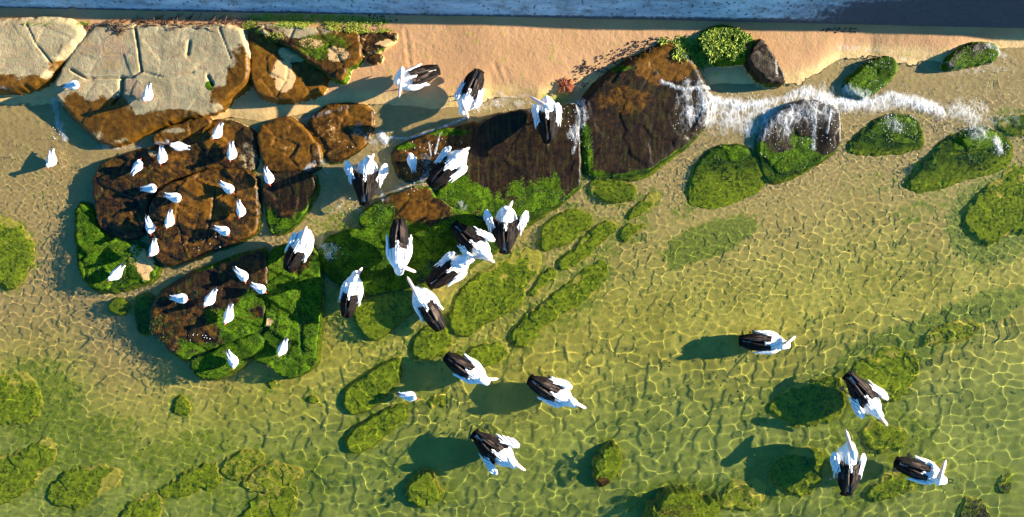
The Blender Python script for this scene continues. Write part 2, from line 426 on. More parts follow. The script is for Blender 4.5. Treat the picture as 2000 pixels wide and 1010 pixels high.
# ------------------------------------------------------------------ seawall
def build_wall():
    us = np.linspace(-700, 2700, 340); rows = []
    prof = [(0.0, -0.6), (0.0, 0.02), (0.16, .36), (.32, .70), (.48, 1.04), (.53, 1.10), (.9, 1.11), (.95, 1.05), (.95, -.6)]
    prof2 = []
    for (a, b), (c, d) in zip(prof[:-1], prof[1:]):
        n = 8 if d <= 1.05 and b >= 0 else 2
        for k in range(n): prof2.append((a + (c - a) * k / n, b + (d - b) * k / n))
    prof2.append(prof[-1])
    co = []; cov = []
    for (o, h) in [(a_ * .86, b_ * .86 if b_ > 0 else b_) for (a_, b_) in prof2]:
        for u in us:
            v = np.interp(u, WALL_U, WALL_V) if 0 <= u <= 2000 else 28 + (u) * .015
            x, y = px(u, v, .25); y += .07
            zb = .42 if u < 1500 else .42 - (min(u, 2000) - 1500) / 500 * .25
            co.append((x, y + o, zb + h - .02))
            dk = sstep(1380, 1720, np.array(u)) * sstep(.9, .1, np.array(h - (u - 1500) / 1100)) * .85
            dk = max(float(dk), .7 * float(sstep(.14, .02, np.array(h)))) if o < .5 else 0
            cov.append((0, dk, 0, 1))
    co = np.array(co); n = fbm(co[:, 0] * 1, co[:, 2] * 3, 2.5, 4, 31)
    face = co[:, 2] < 1.5
    co[:, 1] += .014 * n
    for cx in (-9.4 + 1.05, -4.05, 1.3, 6.6):      # joints
        w = np.exp(-((co[:, 0] - cx - .03 * fbm(co[:, 2], co[:, 0] * 0, 6, 2, 2)) / .025) ** 2); co[:, 1] += .035 * w
    o = mesh_from('seawall', co, grid_faces(len(us), len(prof2)), M_WALL)
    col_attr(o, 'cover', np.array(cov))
    tag(o, 'long battered concrete seawall in shade along the top of the beach', 'seawall')
build_wall()
pth = mesh_from('path', [(-27, 5.9, .90), (27, 6.2, .90), (27, 40, .90), (-27, 40, .90)], [[0, 1, 2, 3]], simple('path_concrete', (.38, .36, .33), .9, .2, 3), False)
tag(pth, 'flat concrete path behind the seawall', 'path', kind='structure')

# ------------------------------------------------------------------ rocks
FIELDS = []; HALO = []
def chaikin(p, n=2):
    for _ in range(n):
        q = np.roll(p, -1, 0)
        p = np.stack([p * .75 + q * .25, p * .25 + q * .75], 1).reshape(-1, 2)
    return p

def poly_sd(P, X, Y):
    """signed distance to polygon, positive inside"""
    d = np.full(X.shape, 1e9); ins = np.zeros(X.shape, bool)
    n = len(P)
    for i in range(n):
        ax, ay = P[i]; bx, by = P[(i + 1) % n]
        ex, ey = bx - ax, by - ay
        L = ex * ex + ey * ey
        if L < 1e-12: continue
        t = np.clip(((X - ax) * ex + (Y - ay) * ey) / L, 0, 1)
        d = np.minimum(d, (X - ax - t * ex) ** 2 + (Y - ay - t * ey) ** 2)
        c = (ay > Y) != (by > Y)
        with np.errstate(divide='ignore', invalid='ignore'):
            ins ^= c & (X < (bx - ax) * (Y - ay) / (by - ay) + ax)
    d = np.sqrt(d)
    return np.where(ins, d, -d)

def seg_dist(pts, X, Y):
    d = np.full(X.shape, 1e9)
    for (ax, ay), (bx, by) in zip(pts[:-1], pts[1:]):
        L = (bx - ax) ** 2 + (by - ay) ** 2
        t = np.clip(((X - ax) * (bx - ax) + (Y - ay) * (by - ay)) / max(L, 1e-9), 0, 1)
        d = np.minimum(d, np.hypot(X - ax - t * (bx - ax), Y - ay - t * (by - ay)))
    return d

rock_n = [0]
def rock(name, label, poly, top, bev=.18, grad=(0, 0), rough=.03, alg=-9, dry=9, rust=.4, cracks=(), blobs=(), sandp=0.0,
         res=.024, group=None, cat='rock', ledges=0.0, facet=None, edge=.05, pw=2.2, stri=0.0, peaks=()):
    """heightfield boulder standing on the bed; poly in photo pixels.
    alg: algae grows below that height; dry: bare dry stone above that height"""
    if facet is None: facet = {'boulder': .045, 'mossy_rock': .026, 'rock_slab': .018, 'grassy_rock': .03}.get(name, .03)
    rock_n[0] += 1; sd0 = rock_n[0] * 13
    P = np.array([px(u, v, max(top * .6, -.3)) for (u, v) in poly])
    P = chaikin(P, 1 if name != 'weedy_slab' else 2)
    x0, y0 = P.min(0) - .25; x1, y1 = P.max(0) + .25
    gx = np.arange(x0, x1, res); gy = np.arange(y0, y1, res)
    X, Y = np.meshgrid(gx, gy)
    sd = poly_sd(P, X, Y) + (.01 if name == 'weedy_slab' else .065) + edge * (fbm(X, Y, 2.6, 4, sd0) * 1.7 + fbm(X, Y, 9, 3, sd0 + 21) * .8)
    bz = bed_z(X, Y)
    cx, cy_ = P.mean(0)
    tz = top + grad[0] * (X - cx) + grad[1] * (Y - cy_) + rough * 1.7 * fbm(X, Y, 1.5, 4, sd0 + 1, .42) + rough * .12 * fbm(X, Y, 11, 3, sd0 + 2)
    for (pu, pv, pr, ph) in peaks:
        qx, qy = px(pu, pv, top); tz = tz + ph * np.exp(-((X - qx) ** 2 + (Y - qy) ** 2) / (pr / 100) ** 2)
    if ledges:
        w = (X * .45 + Y * .9) * 3.2 + 1.6 * fbm(X, Y, 1.1, 3, sd0 + 3)
        tz = tz + .45 * ledges * (np.abs(w - np.floor(w) - .5) - .25) + ledges * .5 * (np.floor(w) % 2)
    if stri:
        tz = tz + stri * .14 * fbm(X * 7 + 2 * fbm(X, Y, .8, 2, sd0), Y * 1.3 + 3 * fbm(X, Y, .7, 2, sd0 + 2), 2.6, 4, sd0 + 4, .65)
    if facet:
        wx = X * 1.9 + .5 * fbm(X, Y, 1.6, 4, sd0 + 14); wy = Y * 2.6 + .5 * fbm(X, Y, 1.6, 4, sd0 + 15)
        bi = np.full(X.shape, 9.0); bh = np.zeros(X.shape); b2 = np.full(X.shape, 9.0)
        for di in (-1, 0, 1):
            for dj in (-1, 0, 1):
                ci = np.floor(wx) + di; cj = np.floor(wy) + dj
                sx = ci + _hash(ci, cj, sd0 + 16); sy = cj + _hash(ci, cj, sd0 + 17)
                d_ = np.hypot(wx - sx, wy - sy)
                hh = _hash(ci, cj, sd0 + 18) - .5 + .5 * (_hash(ci, cj, sd0 + 19) - .5) * (wx - sx) + .5 * (_hash(ci, cj, sd0 + 20) - .5) * (wy - sy)
                b2 = np.where(d_ < bi, bi, np.minimum(b2, d_)); bh = np.where(d_ < bi, hh, bh); bi = np.minimum(bi, d_)
        tz = tz + facet * bh - .35 * facet * sstep(.09, .0, b2 - bi)
    tz = np.maximum(tz, bz + .03)
    t = np.clip(sd / (bev * (.55 + .9 * (fbm(X, Y, 1.3, 2, sd0 + 30) + .5)) * .62), 0, 1)
    prof = 1 - (1 - t) ** pw
    Z = bz + (tz - bz) * prof
    Z = np.where(sd < 0, bz + sd * (1.2 if name == 'weedy_slab' else 3), Z)
    for (w, dep, pts) in cracks:
        pp = [px(u, v, top) for (u, v) in pts]
        d = seg_dist(pp, X, Y) + .02 * fbm(X, Y, 5, 3, sd0 + 6)
        Z = Z - dep * np.exp(-(d / w) ** 2) * (sd > -.02)
    zz = Z + .07 * fbm(X, Y, 2.3, 4, sd0 + 5)
    A = sstep(alg + .05, alg - .05, zz)
    D = sstep(dry - .07, dry + .07, zz)
    B = np.full(X.shape, rust) + .5 * fbm(X, Y, 1.3, 3, sd0 + 8)
    S = np.full(X.shape, 0.0) + sandp
    for (kind, bu, bv, br, s) in blobs:
        ru, rv = br if isinstance(br, tuple) else (br, br)
        qx, qy = px(bu, bv, top)
        q = ((X - qx) / (ru / 100)) ** 2 + ((Y - qy) / (rv / 100)) ** 2 + 2.6 * fbm(X, Y, 3, 5, sd0 + 9, .6)
        m = s * sstep(1.5, .4, q)
        if kind == 'g': A = np.maximum(A, m)
        elif kind == 'w': D = D * (1 - m); A = A * (1 - m * .8)
        elif kind == 'd': D = np.maximum(D, m)
        elif kind == 's': S = np.maximum(S, m)
        elif kind == 'r': B = np.maximum(B, m)
    # sand banked up against the foot on the beach
    S = np.maximum(S, sstep(.04, .0, Z - bz) * (bz > -.02) * .9)
    if name == 'weedy_slab':
        S = np.maximum(S, sstep(.055, .0, Z - bz + .14 * fbm(X, Y, 4.5, 4, sd0 + 12)))
    co = np.stack([X, Y, Z], -1).reshape(-1, 3)
    q = grid_faces(len(gx), len(gy))
    keep = (sd.reshape(-1)[q] > -.14).any(1)
    co2, q2, (a2,) = compact(co, q[keep], [np.stack([A, D, B, S], -1).reshape(-1, 4)])
    org = np.array([cx, cy_, float(bed_z(np.array([cx]), np.array([cy_]))[0])])
    o = mesh_from(name, co2 - org, q2, M_ROCK)
    o.location = org
    col_attr(o, 'cover', a2)
    tag(o, label, cat, group)
    o.cycles.is_caustics_receiver = True
    if name == 'weedy_slab': HALO.append((x0, y0, res, sd))
    FIELDS.append((x0, y0, res, np.where(sd > -.1, Z, -9), len(gx), len(gy)))
    return o

def ground_z(x, y):
    z = float(np.interp(0, [0, 1], [0, 0]))
    i = int(np.clip(np.searchsorted(BED[0], x), 0, len(BED[0]) - 1)); j = int(np.clip(np.searchsorted(BED[1], y), 0, len(BED[1]) - 1))
    z = float(BED[2][j, i])
    for (x0, y0, r, Zf, nx, ny) in FIELDS:
        i = int(round((x - x0) / r)); j = int(round((y - y0) / r))
        if 0 <= i < nx and 0 <= j < ny: z = max(z, float(Zf[j, i]))
    return z

# --- dry and drying boulders below the seawall
rock('boulder', 'pale grey sandstone boulder cut by the left edge under the seawall, with one straight crack',
     [(-90, 50), (60, 48), (110, 42), (150, 48), (168, 62), (170, 74), (150, 95), (118, 125), (85, 155), (50, 172), (10, 175), (-90, 172)],
     .43, .20, (0, .12), .02, facet=.012, dry=.26, rust=.75, cracks=[(.012, .04, [(55, 48), (70, 85), (98, 122)])], blobs=[('w', 20, 165, (60, 22), .9), ('w', 110, 128, (30, 14), .7)], group='boulders under the seawall', res=.022)
rock('boulder', 'largest grey sandstone boulder, cracked, orange brown below, two gulls on it',
     [(188, 62), (215, 55), (262, 57), (290, 60), (400, 58), (470, 60), (485, 70), (490, 110), (492, 155), (478, 172), (455, 188), (435, 205), (415, 218), (330, 236), (250, 266), (215, 282), (190, 278), (165, 255), (135, 225), (112, 195), (106, 170), (120, 145), (150, 105), (165, 85)],
     .35, .20, (.05, .12), .028, facet=.012, dry=.17, rust=.8,
     cracks=[(.015, .08, [(268, 55), (273, 95), (277, 140)]), (.013, .07, [(277, 140), (258, 151), (165, 152), (135, 135)]), (.010, .03, [(277, 140), (320, 152), (380, 143)]), (.035, .10, [(236, 152), (232, 180), (212, 200)]), (.012, .03, [(435, 60), (455, 118)]), (.03, .05, [(375, 85), (370, 108)]), (.03, .07, [(408, 150), (415, 165)])],
     blobs=[('w', 190, 222, (70, 50), 1), ('w', 265, 245, (70, 22), 1), ('w', 470, 150, (28, 55), 1), ('w', 440, 190, (30, 20), .9), ('w', 150, 200, (40, 22), .9), ('r', 218, 105, (52, 46), 1.7), ('r', 258, 175, (20, 22), 1.7), ('r', 200, 225, (90, 50), .95), ('r', 470, 150, (40, 60), .9), ('d', 300, 100, (160, 60), .9), ('d', 185, 170, (40, 22), .8), ('g', 410, 168, 9, .9), ('w', 330, 225, (60, 12), .8)],
     group='boulders under the seawall', res=.022)
rock('boulder', 'brown rounded rock right of the largest boulder, a patch of sand in its middle',
     [(494, 78), (507, 70), (545, 88), (580, 108), (610, 124), (632, 140), (638, 160), (626, 180), (600, 190), (560, 195), (520, 192), (502, 180), (495, 150)],
     .34, .14, (-.06, .05), .035, dry=9, rust=.75, blobs=[('s', 550, 150, (20, 30), 1), ('s', 570, 105, (24, 14), .8), ('g', 515, 90, 18, .4)], group='boulders under the seawall')
rock('boulder', 'flat olive grey slab sunk in the sand below the strip of green plants',
     [(515, 62), (545, 55), (620, 62), (700, 70), (706, 95), (703, 120), (676, 132), (672, 155), (660, 155), (625, 131), (590, 106), (560, 86), (530, 73)],
     .52, .08, (-.02, .08), .03, alg=.40, dry=.55, rust=.5, blobs=[('d', 585, 62, (30, 10), .9), ('g', 640, 90, (50, 25), .55), ('s', 660, 105, (25, 14), .6), ('s', 610, 85, (22, 9), .5)], group='boulders under the seawall')
rock('boulder', 'small flat half buried slab at the right end of the green plants',
     [(709, 71), (770, 72), (772, 80), (742, 94), (736, 101), (709, 102)], .46, .06, (0, .03), .03, alg=.40, rust=.4, sandp=.3, blobs=[('s', 750, 84, (20, 6), .9)], group='boulders under the seawall')
rock('boulder', 'smallest dark stone poking out of the sand below the half buried slab', [(722, 118), (735, 111), (746, 114), (742, 121), (728, 123)], .37, .05, (0, 0), .02, rust=.3, sandp=.2, group='boulders under the seawall')
# --- brown rocks of the gull flock
GB = 'brown rocks where the gulls stand'
rock('boulder', 'long narrow red brown rock lying between the largest boulder and the gulls',
     [(300, 268), (330, 250), (380, 236), (408, 234), (410, 241), (378, 262), (332, 276), (305, 284)], .14, .09, (.05, .05), .02, rust=.55, blobs=[('d', 345, 255, (30, 5), .6)], group=GB)
rock('boulder', 'wide dark brown rock at the top of the gull flock',
     [(184, 345), (203, 314), (250, 305), (300, 292), (350, 272), (400, 243), (440, 238), (480, 250), (500, 262), (503, 300), (500, 328), (480, 333), (400, 328), (350, 342), (312, 366), (292, 392), (285, 450), (262, 468), (215, 460), (192, 440), (186, 385)],
     .085, .16, (-.03, .05), .05, alg=-.02, rust=.35, ledges=.03, blobs=[('r', 420, 262, (50, 25), .8), ('r', 340, 300, (40, 20), .6), ('d', 485, 300, (18, 30), .35), ('d', 300, 300, (8, 6), .6), ('g', 265, 395, (18, 30), .25)], group=GB)
rock('boulder', 'reddish brown layered rock in the middle of the gull flock',
     [(292, 402), (320, 370), (360, 348), (400, 335), (450, 330), (490, 337), (502, 355), (500, 420), (498, 452), (470, 468), (430, 484), (370, 504), (325, 518), (302, 500), (291, 460)],
     .14, .14, (-.04, .03), .05, alg=-.02, rust=.45, ledges=.05, blobs=[('r', 420, 395, (60, 45), .85), ('r', 370, 360, (40, 20), .7)], cracks=[(.02, .05, [(420, 370), (415, 420), (400, 470)]), (.015, .04, [(350, 440), (360, 490)])], group=GB)
rock('boulder', 'low rock with bright green weed left of the gull flock, one gull on it',
     [(150, 400), (178, 398), (192, 442), (220, 464), (265, 474), (290, 492), (308, 518), (298, 542), (255, 562), (205, 572), (175, 562), (155, 535), (145, 490), (146, 440)],
     .03, .2, (.0, .03), .045, alg=.12, rust=.3, blobs=[('s', 285, 515, (18, 30), .7), ('s', 262, 500, (12, 20), .5), ('w', 235, 450, (30, 22), .9)], group=GB)
rock('boulder', 'small dark brown rock with green foot beside the gulls, across a sandy gap from them',
     [(520, 345), (560, 338), (612, 340), (620, 370), (600, 402), (575, 436), (545, 456), (526, 450), (518, 400)], .08, .10, (.03, .14), .04, alg=.05, rust=.3, group=GB)
rock('boulder', 'tan brown wave washed rock with sand on it at the head of the gull flock',
     [(507, 250), (530, 241), (562, 232), (578, 240), (602, 260), (626, 300), (620, 332), (560, 336), (522, 332), (509, 300)], .11, .12, (.0, .10), .05, rust=.55, alg=-.01, stri=.05, blobs=[('r', 530, 248, (25, 10), .8), ('s', 560, 275, (40, 30), .30)], group=GB)
rock('boulder', 'wet brown rock with thin water running over it between sand and pelican',
     [(602, 238), (625, 217), (650, 208), (690, 205), (723, 211), (727, 250), (702, 290), (650, 318), (627, 298), (606, 260)], .06, .12, (.0, .08), .04, rust=.55, alg=-.03, stri=.05, blobs=[('s', 650, 260, (40, 40), .32), ('r', 710, 225, (22, 18), .8)], group=GB)
# --- mossy rocks left of centre
GM = 'mossy rocks below the gull flock'
rock('mossy_rock', 'large rounded mossy rock with a bare brown top, five gulls on it',
     [(296, 600), (320, 562), (380, 532), (430, 511), (500, 490), (518, 488), (523, 540), (521, 600), (518, 640), (490, 658), (440, 669), (390, 694), (360, 710), (335, 690), (310, 665), (291, 650), (292, 625)],
     .08, .22, (-.03, .05), .05, alg=.06, rust=.3, ledges=.03, blobs=[('w', 410, 560, (85, 40), .95), ('r', 480, 620, (30, 15), .7), ('w', 390, 655, (30, 14), .7)], group=GM)
rock('mossy_rock', 'smaller mossy rock leaning on the large mossy one, a gull at its centre',
     [(366, 712), (400, 692), (450, 667), (500, 652), (515, 662), (508, 682), (480, 706), (440, 731), (410, 742), (386, 736)], .05, .12, (.0, .06), .035, alg=.12, blobs=[('r', 435, 690, (30, 10), .7)], group=GM)
rock('mossy_rock', 'flat green slab with straight sides under the lone gull right of the large mossy rock',
     [(523, 490), (570, 481), (618, 481), (625, 540), (622, 620), (615, 680), (608, 716), (570, 742), (545, 730), (530, 710), (490, 706), (515, 672), (523, 600)],
     .035, .09, (.0, .03), .045, alg=.16, rust=.4, ledges=.04, blobs=[('r', 575, 600, (25, 30), .6), ('s', 527, 632, (9, 14), .8), ('w', 580, 510, (40, 25), .8)], cracks=[(.03, .06, [(522, 640), (470, 675)]), (.025, .05, [(585, 610), (590, 690)])], group=GM)
rock('mossy_rock', 'ragged low mossy rock in shallow water left of the large mossy rock', [(262, 590), (285, 575), (300, 590), (292, 640), (278, 655), (265, 630)], -.02, .10, (0, 0), .03, alg=1, sandp=.25, group=GM)
rock('mossy_rock', 'tiny round weed covered stone under water far left of the large mossy rock', [(212, 600), (228, 585), (245, 598), (235, 612), (218, 610)], -.05, .08, (0, 0), .03, alg=1, group=GM)
# --- central slabs with pelicans
GS = 'wet slabs under the pelicans'
rock('rock_slab', 'dark brown slab with trickling water below the shoreline foam, one small gull on its edge',
     [(768, 290), (800, 277), (850, 262), (900, 247), (930, 241), (934, 262), (905, 308), (872, 342), (830, 354), (785, 350), (770, 322)], .08, .10, (.0, .12), .03, alg=-.0, rust=.5, stri=.05, blobs=[('g', 790, 285, (25, 9), .9), ('g', 860, 258, (50, 7), .8)], group=GS)
rock('rock_slab', 'broadest dark slab streaked with brown and green weed, right of centre shore',
     [(940, 240), (980, 226), (1040, 216), (1100, 214), (1127, 208), (1131, 300), (1134, 360), (1110, 384), (1060, 418), (1012, 448), (960, 440), (900, 420), (862, 400), (852, 380), (886, 342), (926, 286)],
     .09, .10, (-.02, .11), .025, alg=.02, rust=.15, stri=.06, blobs=[('g', 900, 385, (60, 35), .8), ('g', 1050, 380, (80, 40), .6), ('g', 1000, 330, (80, 40), .3)], group=GS)
rock('rock_slab', 'green fringed brown slab in front of the broadest slab',
     [(703, 440), (706, 416), (760, 386), (830, 361), (860, 392), (920, 425), (1010, 456), (962, 490), (900, 525), (858, 540), (842, 482), (800, 452), (740, 452)], .035, .10, (.0, .08), .04, alg=.08, rust=.5, stri=.03, blobs=[('w', 815, 410, (45, 30), .95), ('r', 815, 410, (45, 25), .7)], group=GS)
rock('rock_slab', 'low dark green slab in the shadow of the pelicans at centre',
     [(627, 472), (700, 447), (790, 452), (838, 482), (856, 540), (800, 560), (740, 576), (680, 572), (642, 542), (627, 512)], .015, .12, (.0, .04), .035, alg=.2, group=GS)
rock('rock_slab', 'sunken dull green slab below the dark green slab, between two pelicans', [(690, 622), (700, 588), (740, 580), (800, 562), (838, 560), (828, 600), (792, 612), (752, 648), (722, 664)], -.10, .12, (0, 0), .03, alg=1, sandp=.2, group=GS)
rock('boulder', 'great smooth wet brown boulder with water pouring over its right side',
     [(1131, 205), (1160, 166), (1200, 136), (1250, 106), (1300, 86), (1330, 95), (1355, 130), (1380, 166), (1390, 200), (1385, 235), (1350, 275), (1300, 315), (1256, 348), (1200, 344), (1146, 350), (1134, 300), (1130, 250)],
     .17, .30, (-.02, .12), .02, facet=.02, alg=.02, rust=.15, stri=.03, blobs=[('r', 1300, 120, (60, 40), .95), ('g', 1145, 300, (14, 60), .9), ('g', 1170, 345, (45, 14), .9), ('g', 1200, 135, (40, 8), .8), ('r', 1220, 200, (50, 30), .5)], group='great shoreline boulder')
# --- submerged green slabs, centre
GU = 'green slabs under the clear water'
def sub(label, poly, top, bev=.20, rough=.045, **kw):
    kw.setdefault('alg', 1.0); kw.setdefault('group', GU); kw.setdefault('edge', .05 if 'oblong' in label else .10 if 'slab' in label or 'slanting' in label else .14)
    c = np.array([px(u, v, -.2) for u, v in poly]).mean(0); b = float(bed_z(np.array([c[0]]), np.array([c[1]]))[0])
    if 'upright' not in label: top = min(top, b + (.17 if 'oblong stones, ' in label or 'oblong green' in label else .085 if 'faint' not in label else .06))
    return rock('weedy_slab', label, poly, top, bev, rough=rough, sandp=kw.pop('sandp', 0) + (.0 if 'oblong' in label or 'brightest' in label or 'slanting' in label else .14), **kw)
sub('small green slab tucked under the great brown boulder', [(1146, 354), (1200, 350), (1240, 363), (1241, 385), (1210, 400), (1176, 392), (1152, 374)], -.01, .10)
sub('green slab by the sandy gap below the broadest slab, left of a curved crack', [(1060, 437), (1090, 412), (1130, 402), (1158, 425), (1145, 446), (1110, 478), (1076, 494), (1056, 484)], -.06, .10)
sub('green slab on the right of the curved crack, below the great boulder', [(1166, 432), (1207, 433), (1200, 456), (1166, 481), (1136, 511), (1106, 533), (1083, 524), (1092, 500), (1130, 476)], -.07, .10)
sub('brightest green slab, long and flat, right of the pelican pair', [(872, 640), (880, 590), (920, 547), (980, 507), (1030, 487), (1058, 492), (1060, 520), (1030, 560), (1018, 590), (985, 615), (940, 640), (895, 664)], -.02, .10, .035)
sub('small green wedge wedged between the brightest slab and the long slanting one', [(1032, 573), (1047, 542), (1075, 517), (1089, 531), (1075, 555), (1042, 580)], -.08, .08)
sub('long slanting green slab with a straight upper edge', [(996, 640), (1040, 602), (1080, 577), (1110, 547), (1150, 517), (1183, 506), (1193, 540), (1150, 590), (1095, 620), (1050, 650), (1025, 680), (1001, 680)], -.08, .12)
sub('small green stone highest of the pair right of the curved crack', [(1222, 425), (1244, 400), (1270, 377), (1288, 376), (1265, 408), (1245, 428)], -.10, .09)
sub('small green stone lowest of the pair right of the curved crack', [(1208, 455), (1225, 438), (1262, 432), (1264, 443), (1240, 463), (1215, 476)], -.12, .09)
sub('upper of two oblong green stones, beside the swimming gull', [(665, 790), (670, 760), (700, 736), (740, 711), (778, 693), (790, 720), (785, 745), (750, 780), (715, 810), (690, 815), (671, 806)], .0, .13, .04)
sub('lower of two oblong green stones, below the swimming gull', [(668, 860), (690, 836), (730, 811), (775, 786), (800, 789), (795, 815), (760, 845), (720, 880), (690, 895), (673, 886)], -.02, .13, .04)
sub('small triangular green stone alone on the sand below the mossy rocks', [(330, 785), (345, 770), (370, 795), (365, 812), (345, 816), (333, 805)], -.05, .09)
sub('tiny green stone just below the flat green slab', [(510, 750), (525, 739), (542, 748), (526, 766)], -.08, .07)
sub('tiny green stone on the sand left of the two oblong stones', [(592, 786), (607, 771), (626, 785), (606, 794)], -.10, .07)
sub('bright green weed clump cut by the left edge', [(-60, 430), (15, 424), (45, 450), (60, 480), (50, 530), (25, 560), (-60, 572)], -.01, .16, .05, group='weedy stones near the left edge')
sub('upright dark olive stone alone in the water with a shadow on its left', [(1157, 940), (1160, 905), (1180, 872), (1202, 868), (1223, 895), (1220, 920), (1195, 945), (1168, 953)], -.26, .10, .06, rust=.7, blobs=[('w', 1175, 940, (20, 14), .8)])
GL = 'weedy stones near the left edge'
sub('broad sunken olive stone at the left edge above the corner', [(-60, 745), (30, 727), (60, 742), (75, 776), (60, 828), (20, 850), (-60, 800)], -.24, .2, .05, sandp=.15, group=GL)
sub('sunken olive stone in the bottom left corner, cut by the left edge', [(-60, 990), (-60, 906), (20, 890), (60, 862), (93, 856), (108, 900), (60, 945), (10, 985)], -.20, .16, .05, group=GL)
GW = 'sunken olive stones along the bottom'
sub('rounded sunken olive stone with a dark left end near the bottom left', [(75, 975), (90, 946), (140, 921), (200, 912), (240, 935), (200, 965), (150, 1000), (95, 1000)], -.22, .18, .05, group=GW, blobs=[('w', 120, 965, (30, 25), .5)])
sub('olive stone cut by the bottom edge left of the square one', [(205, 1040), (235, 992), (285, 963), (305, 971), (311, 1000), (290, 1040)], -.20, .12, .05, group=GW)
sub('square olive stone with straight cracked edges at the lower left', [(300, 960), (350, 931), (400, 906), (425, 915), (428, 945), (390, 965), (335, 988), (308, 985)], -.20, .12, .05, group=GW)
sub('thin olive stone above the square one on its right', [(430, 932), (432, 905), (462, 882), (520, 886), (500, 914), (450, 945)], -.27, .14, .05, sandp=.3, group=GW)
sub('faint sandy olive stone right of the square one', [(448, 950), (500, 912), (560, 902), (600, 930), (540, 966), (470, 962)], -.28, .16, .05, sandp=.35, group=GW)
sub('yellow green stone cut by the bottom edge right of the square one', [(440, 1040), (470, 990), (530, 962), (580, 955), (560, 1040)], -.26, .16, .05, sandp=.15, group=GW)
sub('green slab lying just below the tail of the pelican pointing up left', [(800, 700), (800, 662), (850, 627), (880, 642), (888, 680), (842, 704)], -.10, .14, .03, sandp=.15)
sub('green slab just above the two swimming pelicans at lower centre', [(905, 700), (920, 681), (970, 668), (997, 681), (990, 705), (940, 720), (915, 715)], -.12, .12, .03)
sub('faint green stone under water right of the swimming gull', [(820, 790), (845, 765), (870, 772), (868, 795), (840, 808)], -.27, .12, .03, sandp=.3)
sub('olive stone at the bottom edge left of the upright stone', [(780, 972), (800, 932), (850, 930), (860, 980), (820, 1000)], -.33, .16, .05, sandp=.2, group=GW)
sub('wide brown olive stone cut by the bottom edge right of the upright stone', [(1250, 1040), (1290, 968), (1340, 962), (1420, 982), (1400, 1040)], -.30, .16, .06, rust=.8, group=GW, blobs=[('w', 1320, 1000, (40, 20), .6)])
sub('flat faint stone near the bottom below the upward facing pelican, on the left', [(1400, 975), (1450, 942), (1510, 952), (1490, 1005), (1420, 1008)], -.36, .18, .05, sandp=.3, group=GW)
# --- right side
GR = 'weedy rocks along the breaking wave'
rock('mossy_rock', 'green rock at the left end of the row under the breaking wave', [(1340, 390), (1355, 332), (1378, 302), (1420, 282), (1470, 292), (1486, 330), (1489, 364), (1440, 389), (1380, 404)], -.035, .32, (0, .12), .04, alg=.25, group=GR)
rock('mossy_rock', 'dark rock with white water streaming down it under the breaking wave', [(1478, 292), (1492, 242), (1530, 212), (1580, 197), (1630, 206), (1640, 250), (1638, 285), (1590, 320), (1540, 350), (1502, 354), (1492, 330)], .06, .16, (0, .12), .04, alg=.05, rust=.1, stri=.04, blobs=[('g', 1540, 320, (50, 25), .9)], group=GR)
rock('mossy_rock', 'vivid green square rock right of the dark streaming rock', [(1650, 290), (1690, 252), (1730, 226), (1790, 230), (1802, 270), (1795, 290), (1740, 295), (1690, 300)], -.01, .26, (0, .10), .035, alg=.25, group=GR)
rock('mossy_rock', 'vivid green slanting rock with a burst of foam, furthest right of the row', [(1765, 360), (1810, 312), (1850, 272), (1905, 246), (1960, 266), (1985, 295), (1960, 330), (1900, 341), (1840, 365), (1790, 371)], -.025, .32, (0, .11), .04, alg=.25, group=GR, cracks=[(.03, .06, [(1860, 300), (1930, 295)])])
GT = 'rocks on the wet sand at upper right'
rock('grassy_rock', 'bright yellow green weed tufted rock close under the seawall', [(1362, 86), (1376, 62), (1420, 55), (1460, 70), (1476, 90), (1466, 116), (1420, 124), (1390, 119)], .34, .18, (0, .10), .05, alg=1.2, rust=.8, group=GT, blobs=[('w', 1460, 90, (20, 14), .8)])
rock('boulder', 'dark brown jagged rock casting a shadow, touching the yellow green tufted rock', [(1452, 120), (1470, 92), (1482, 78), (1503, 110), (1536, 155), (1512, 164), (1480, 152)], .32, .09, (-.1, .15), .05, rust=.2, alg=.12, group=GT)
rock('mossy_rock', 'green and brown rock at the crest of the wave on wet sand', [(1650, 162), (1680, 136), (1720, 114), (1748, 118), (1748, 150), (1712, 174), (1692, 190), (1665, 186)], .10, .13, (0, .06), .05, alg=.17, rust=.3, group=GT)
rock('mossy_rock', 'blackish green rock on wet sand near the right end of the seawall', [(1843, 126), (1880, 96), (1910, 85), (1946, 88), (1946, 115), (1910, 122), (1870, 131)], .16, .13, (0, .03), .05, alg=.16, rust=.0, group=GT)
GX = 'sunken green stones at the right'
sub('dull sunken stone at the right edge beside the foam burst', [(1935, 237), (1960, 222), (2060, 226), (2060, 270), (1970, 262)], -.05, .14, group=GX, sandp=.1)
sub('large dark green sunken mass at the right edge', [(1870, 420), (1930, 362), (1990, 322), (2080, 300), (2080, 420), (1980, 468), (1900, 480)], -.12, .25, .05, group=GX)
sub('green sunken stone beneath the pelican bowing down right', [(1650, 752), (1678, 702), (1750, 672), (1800, 690), (1808, 738), (1762, 786), (1702, 798)], -.20, .2, .05, group=GX, sandp=.05)
sub('dark sunken stone lying in the shadow of the bowing pelican', [(1500, 802), (1540, 762), (1620, 742), (1656, 752), (1656, 818), (1580, 838), (1522, 826)], -.30, .2, .05, group=GX, sandp=.2)
sub('sunken stone left of the upward facing pelican, in its shadow', [(1500, 930), (1555, 882), (1610, 880), (1625, 940), (1580, 980), (1530, 965)], -.32, .2, .05, group=GX, sandp=.15)
sub('sunken green stone between the upward facing pelican and the bowing one', [(1690, 830), (1740, 828), (1790, 850), (1772, 888), (1702, 892)], -.32, .16, .05, group=GX, sandp=.15)
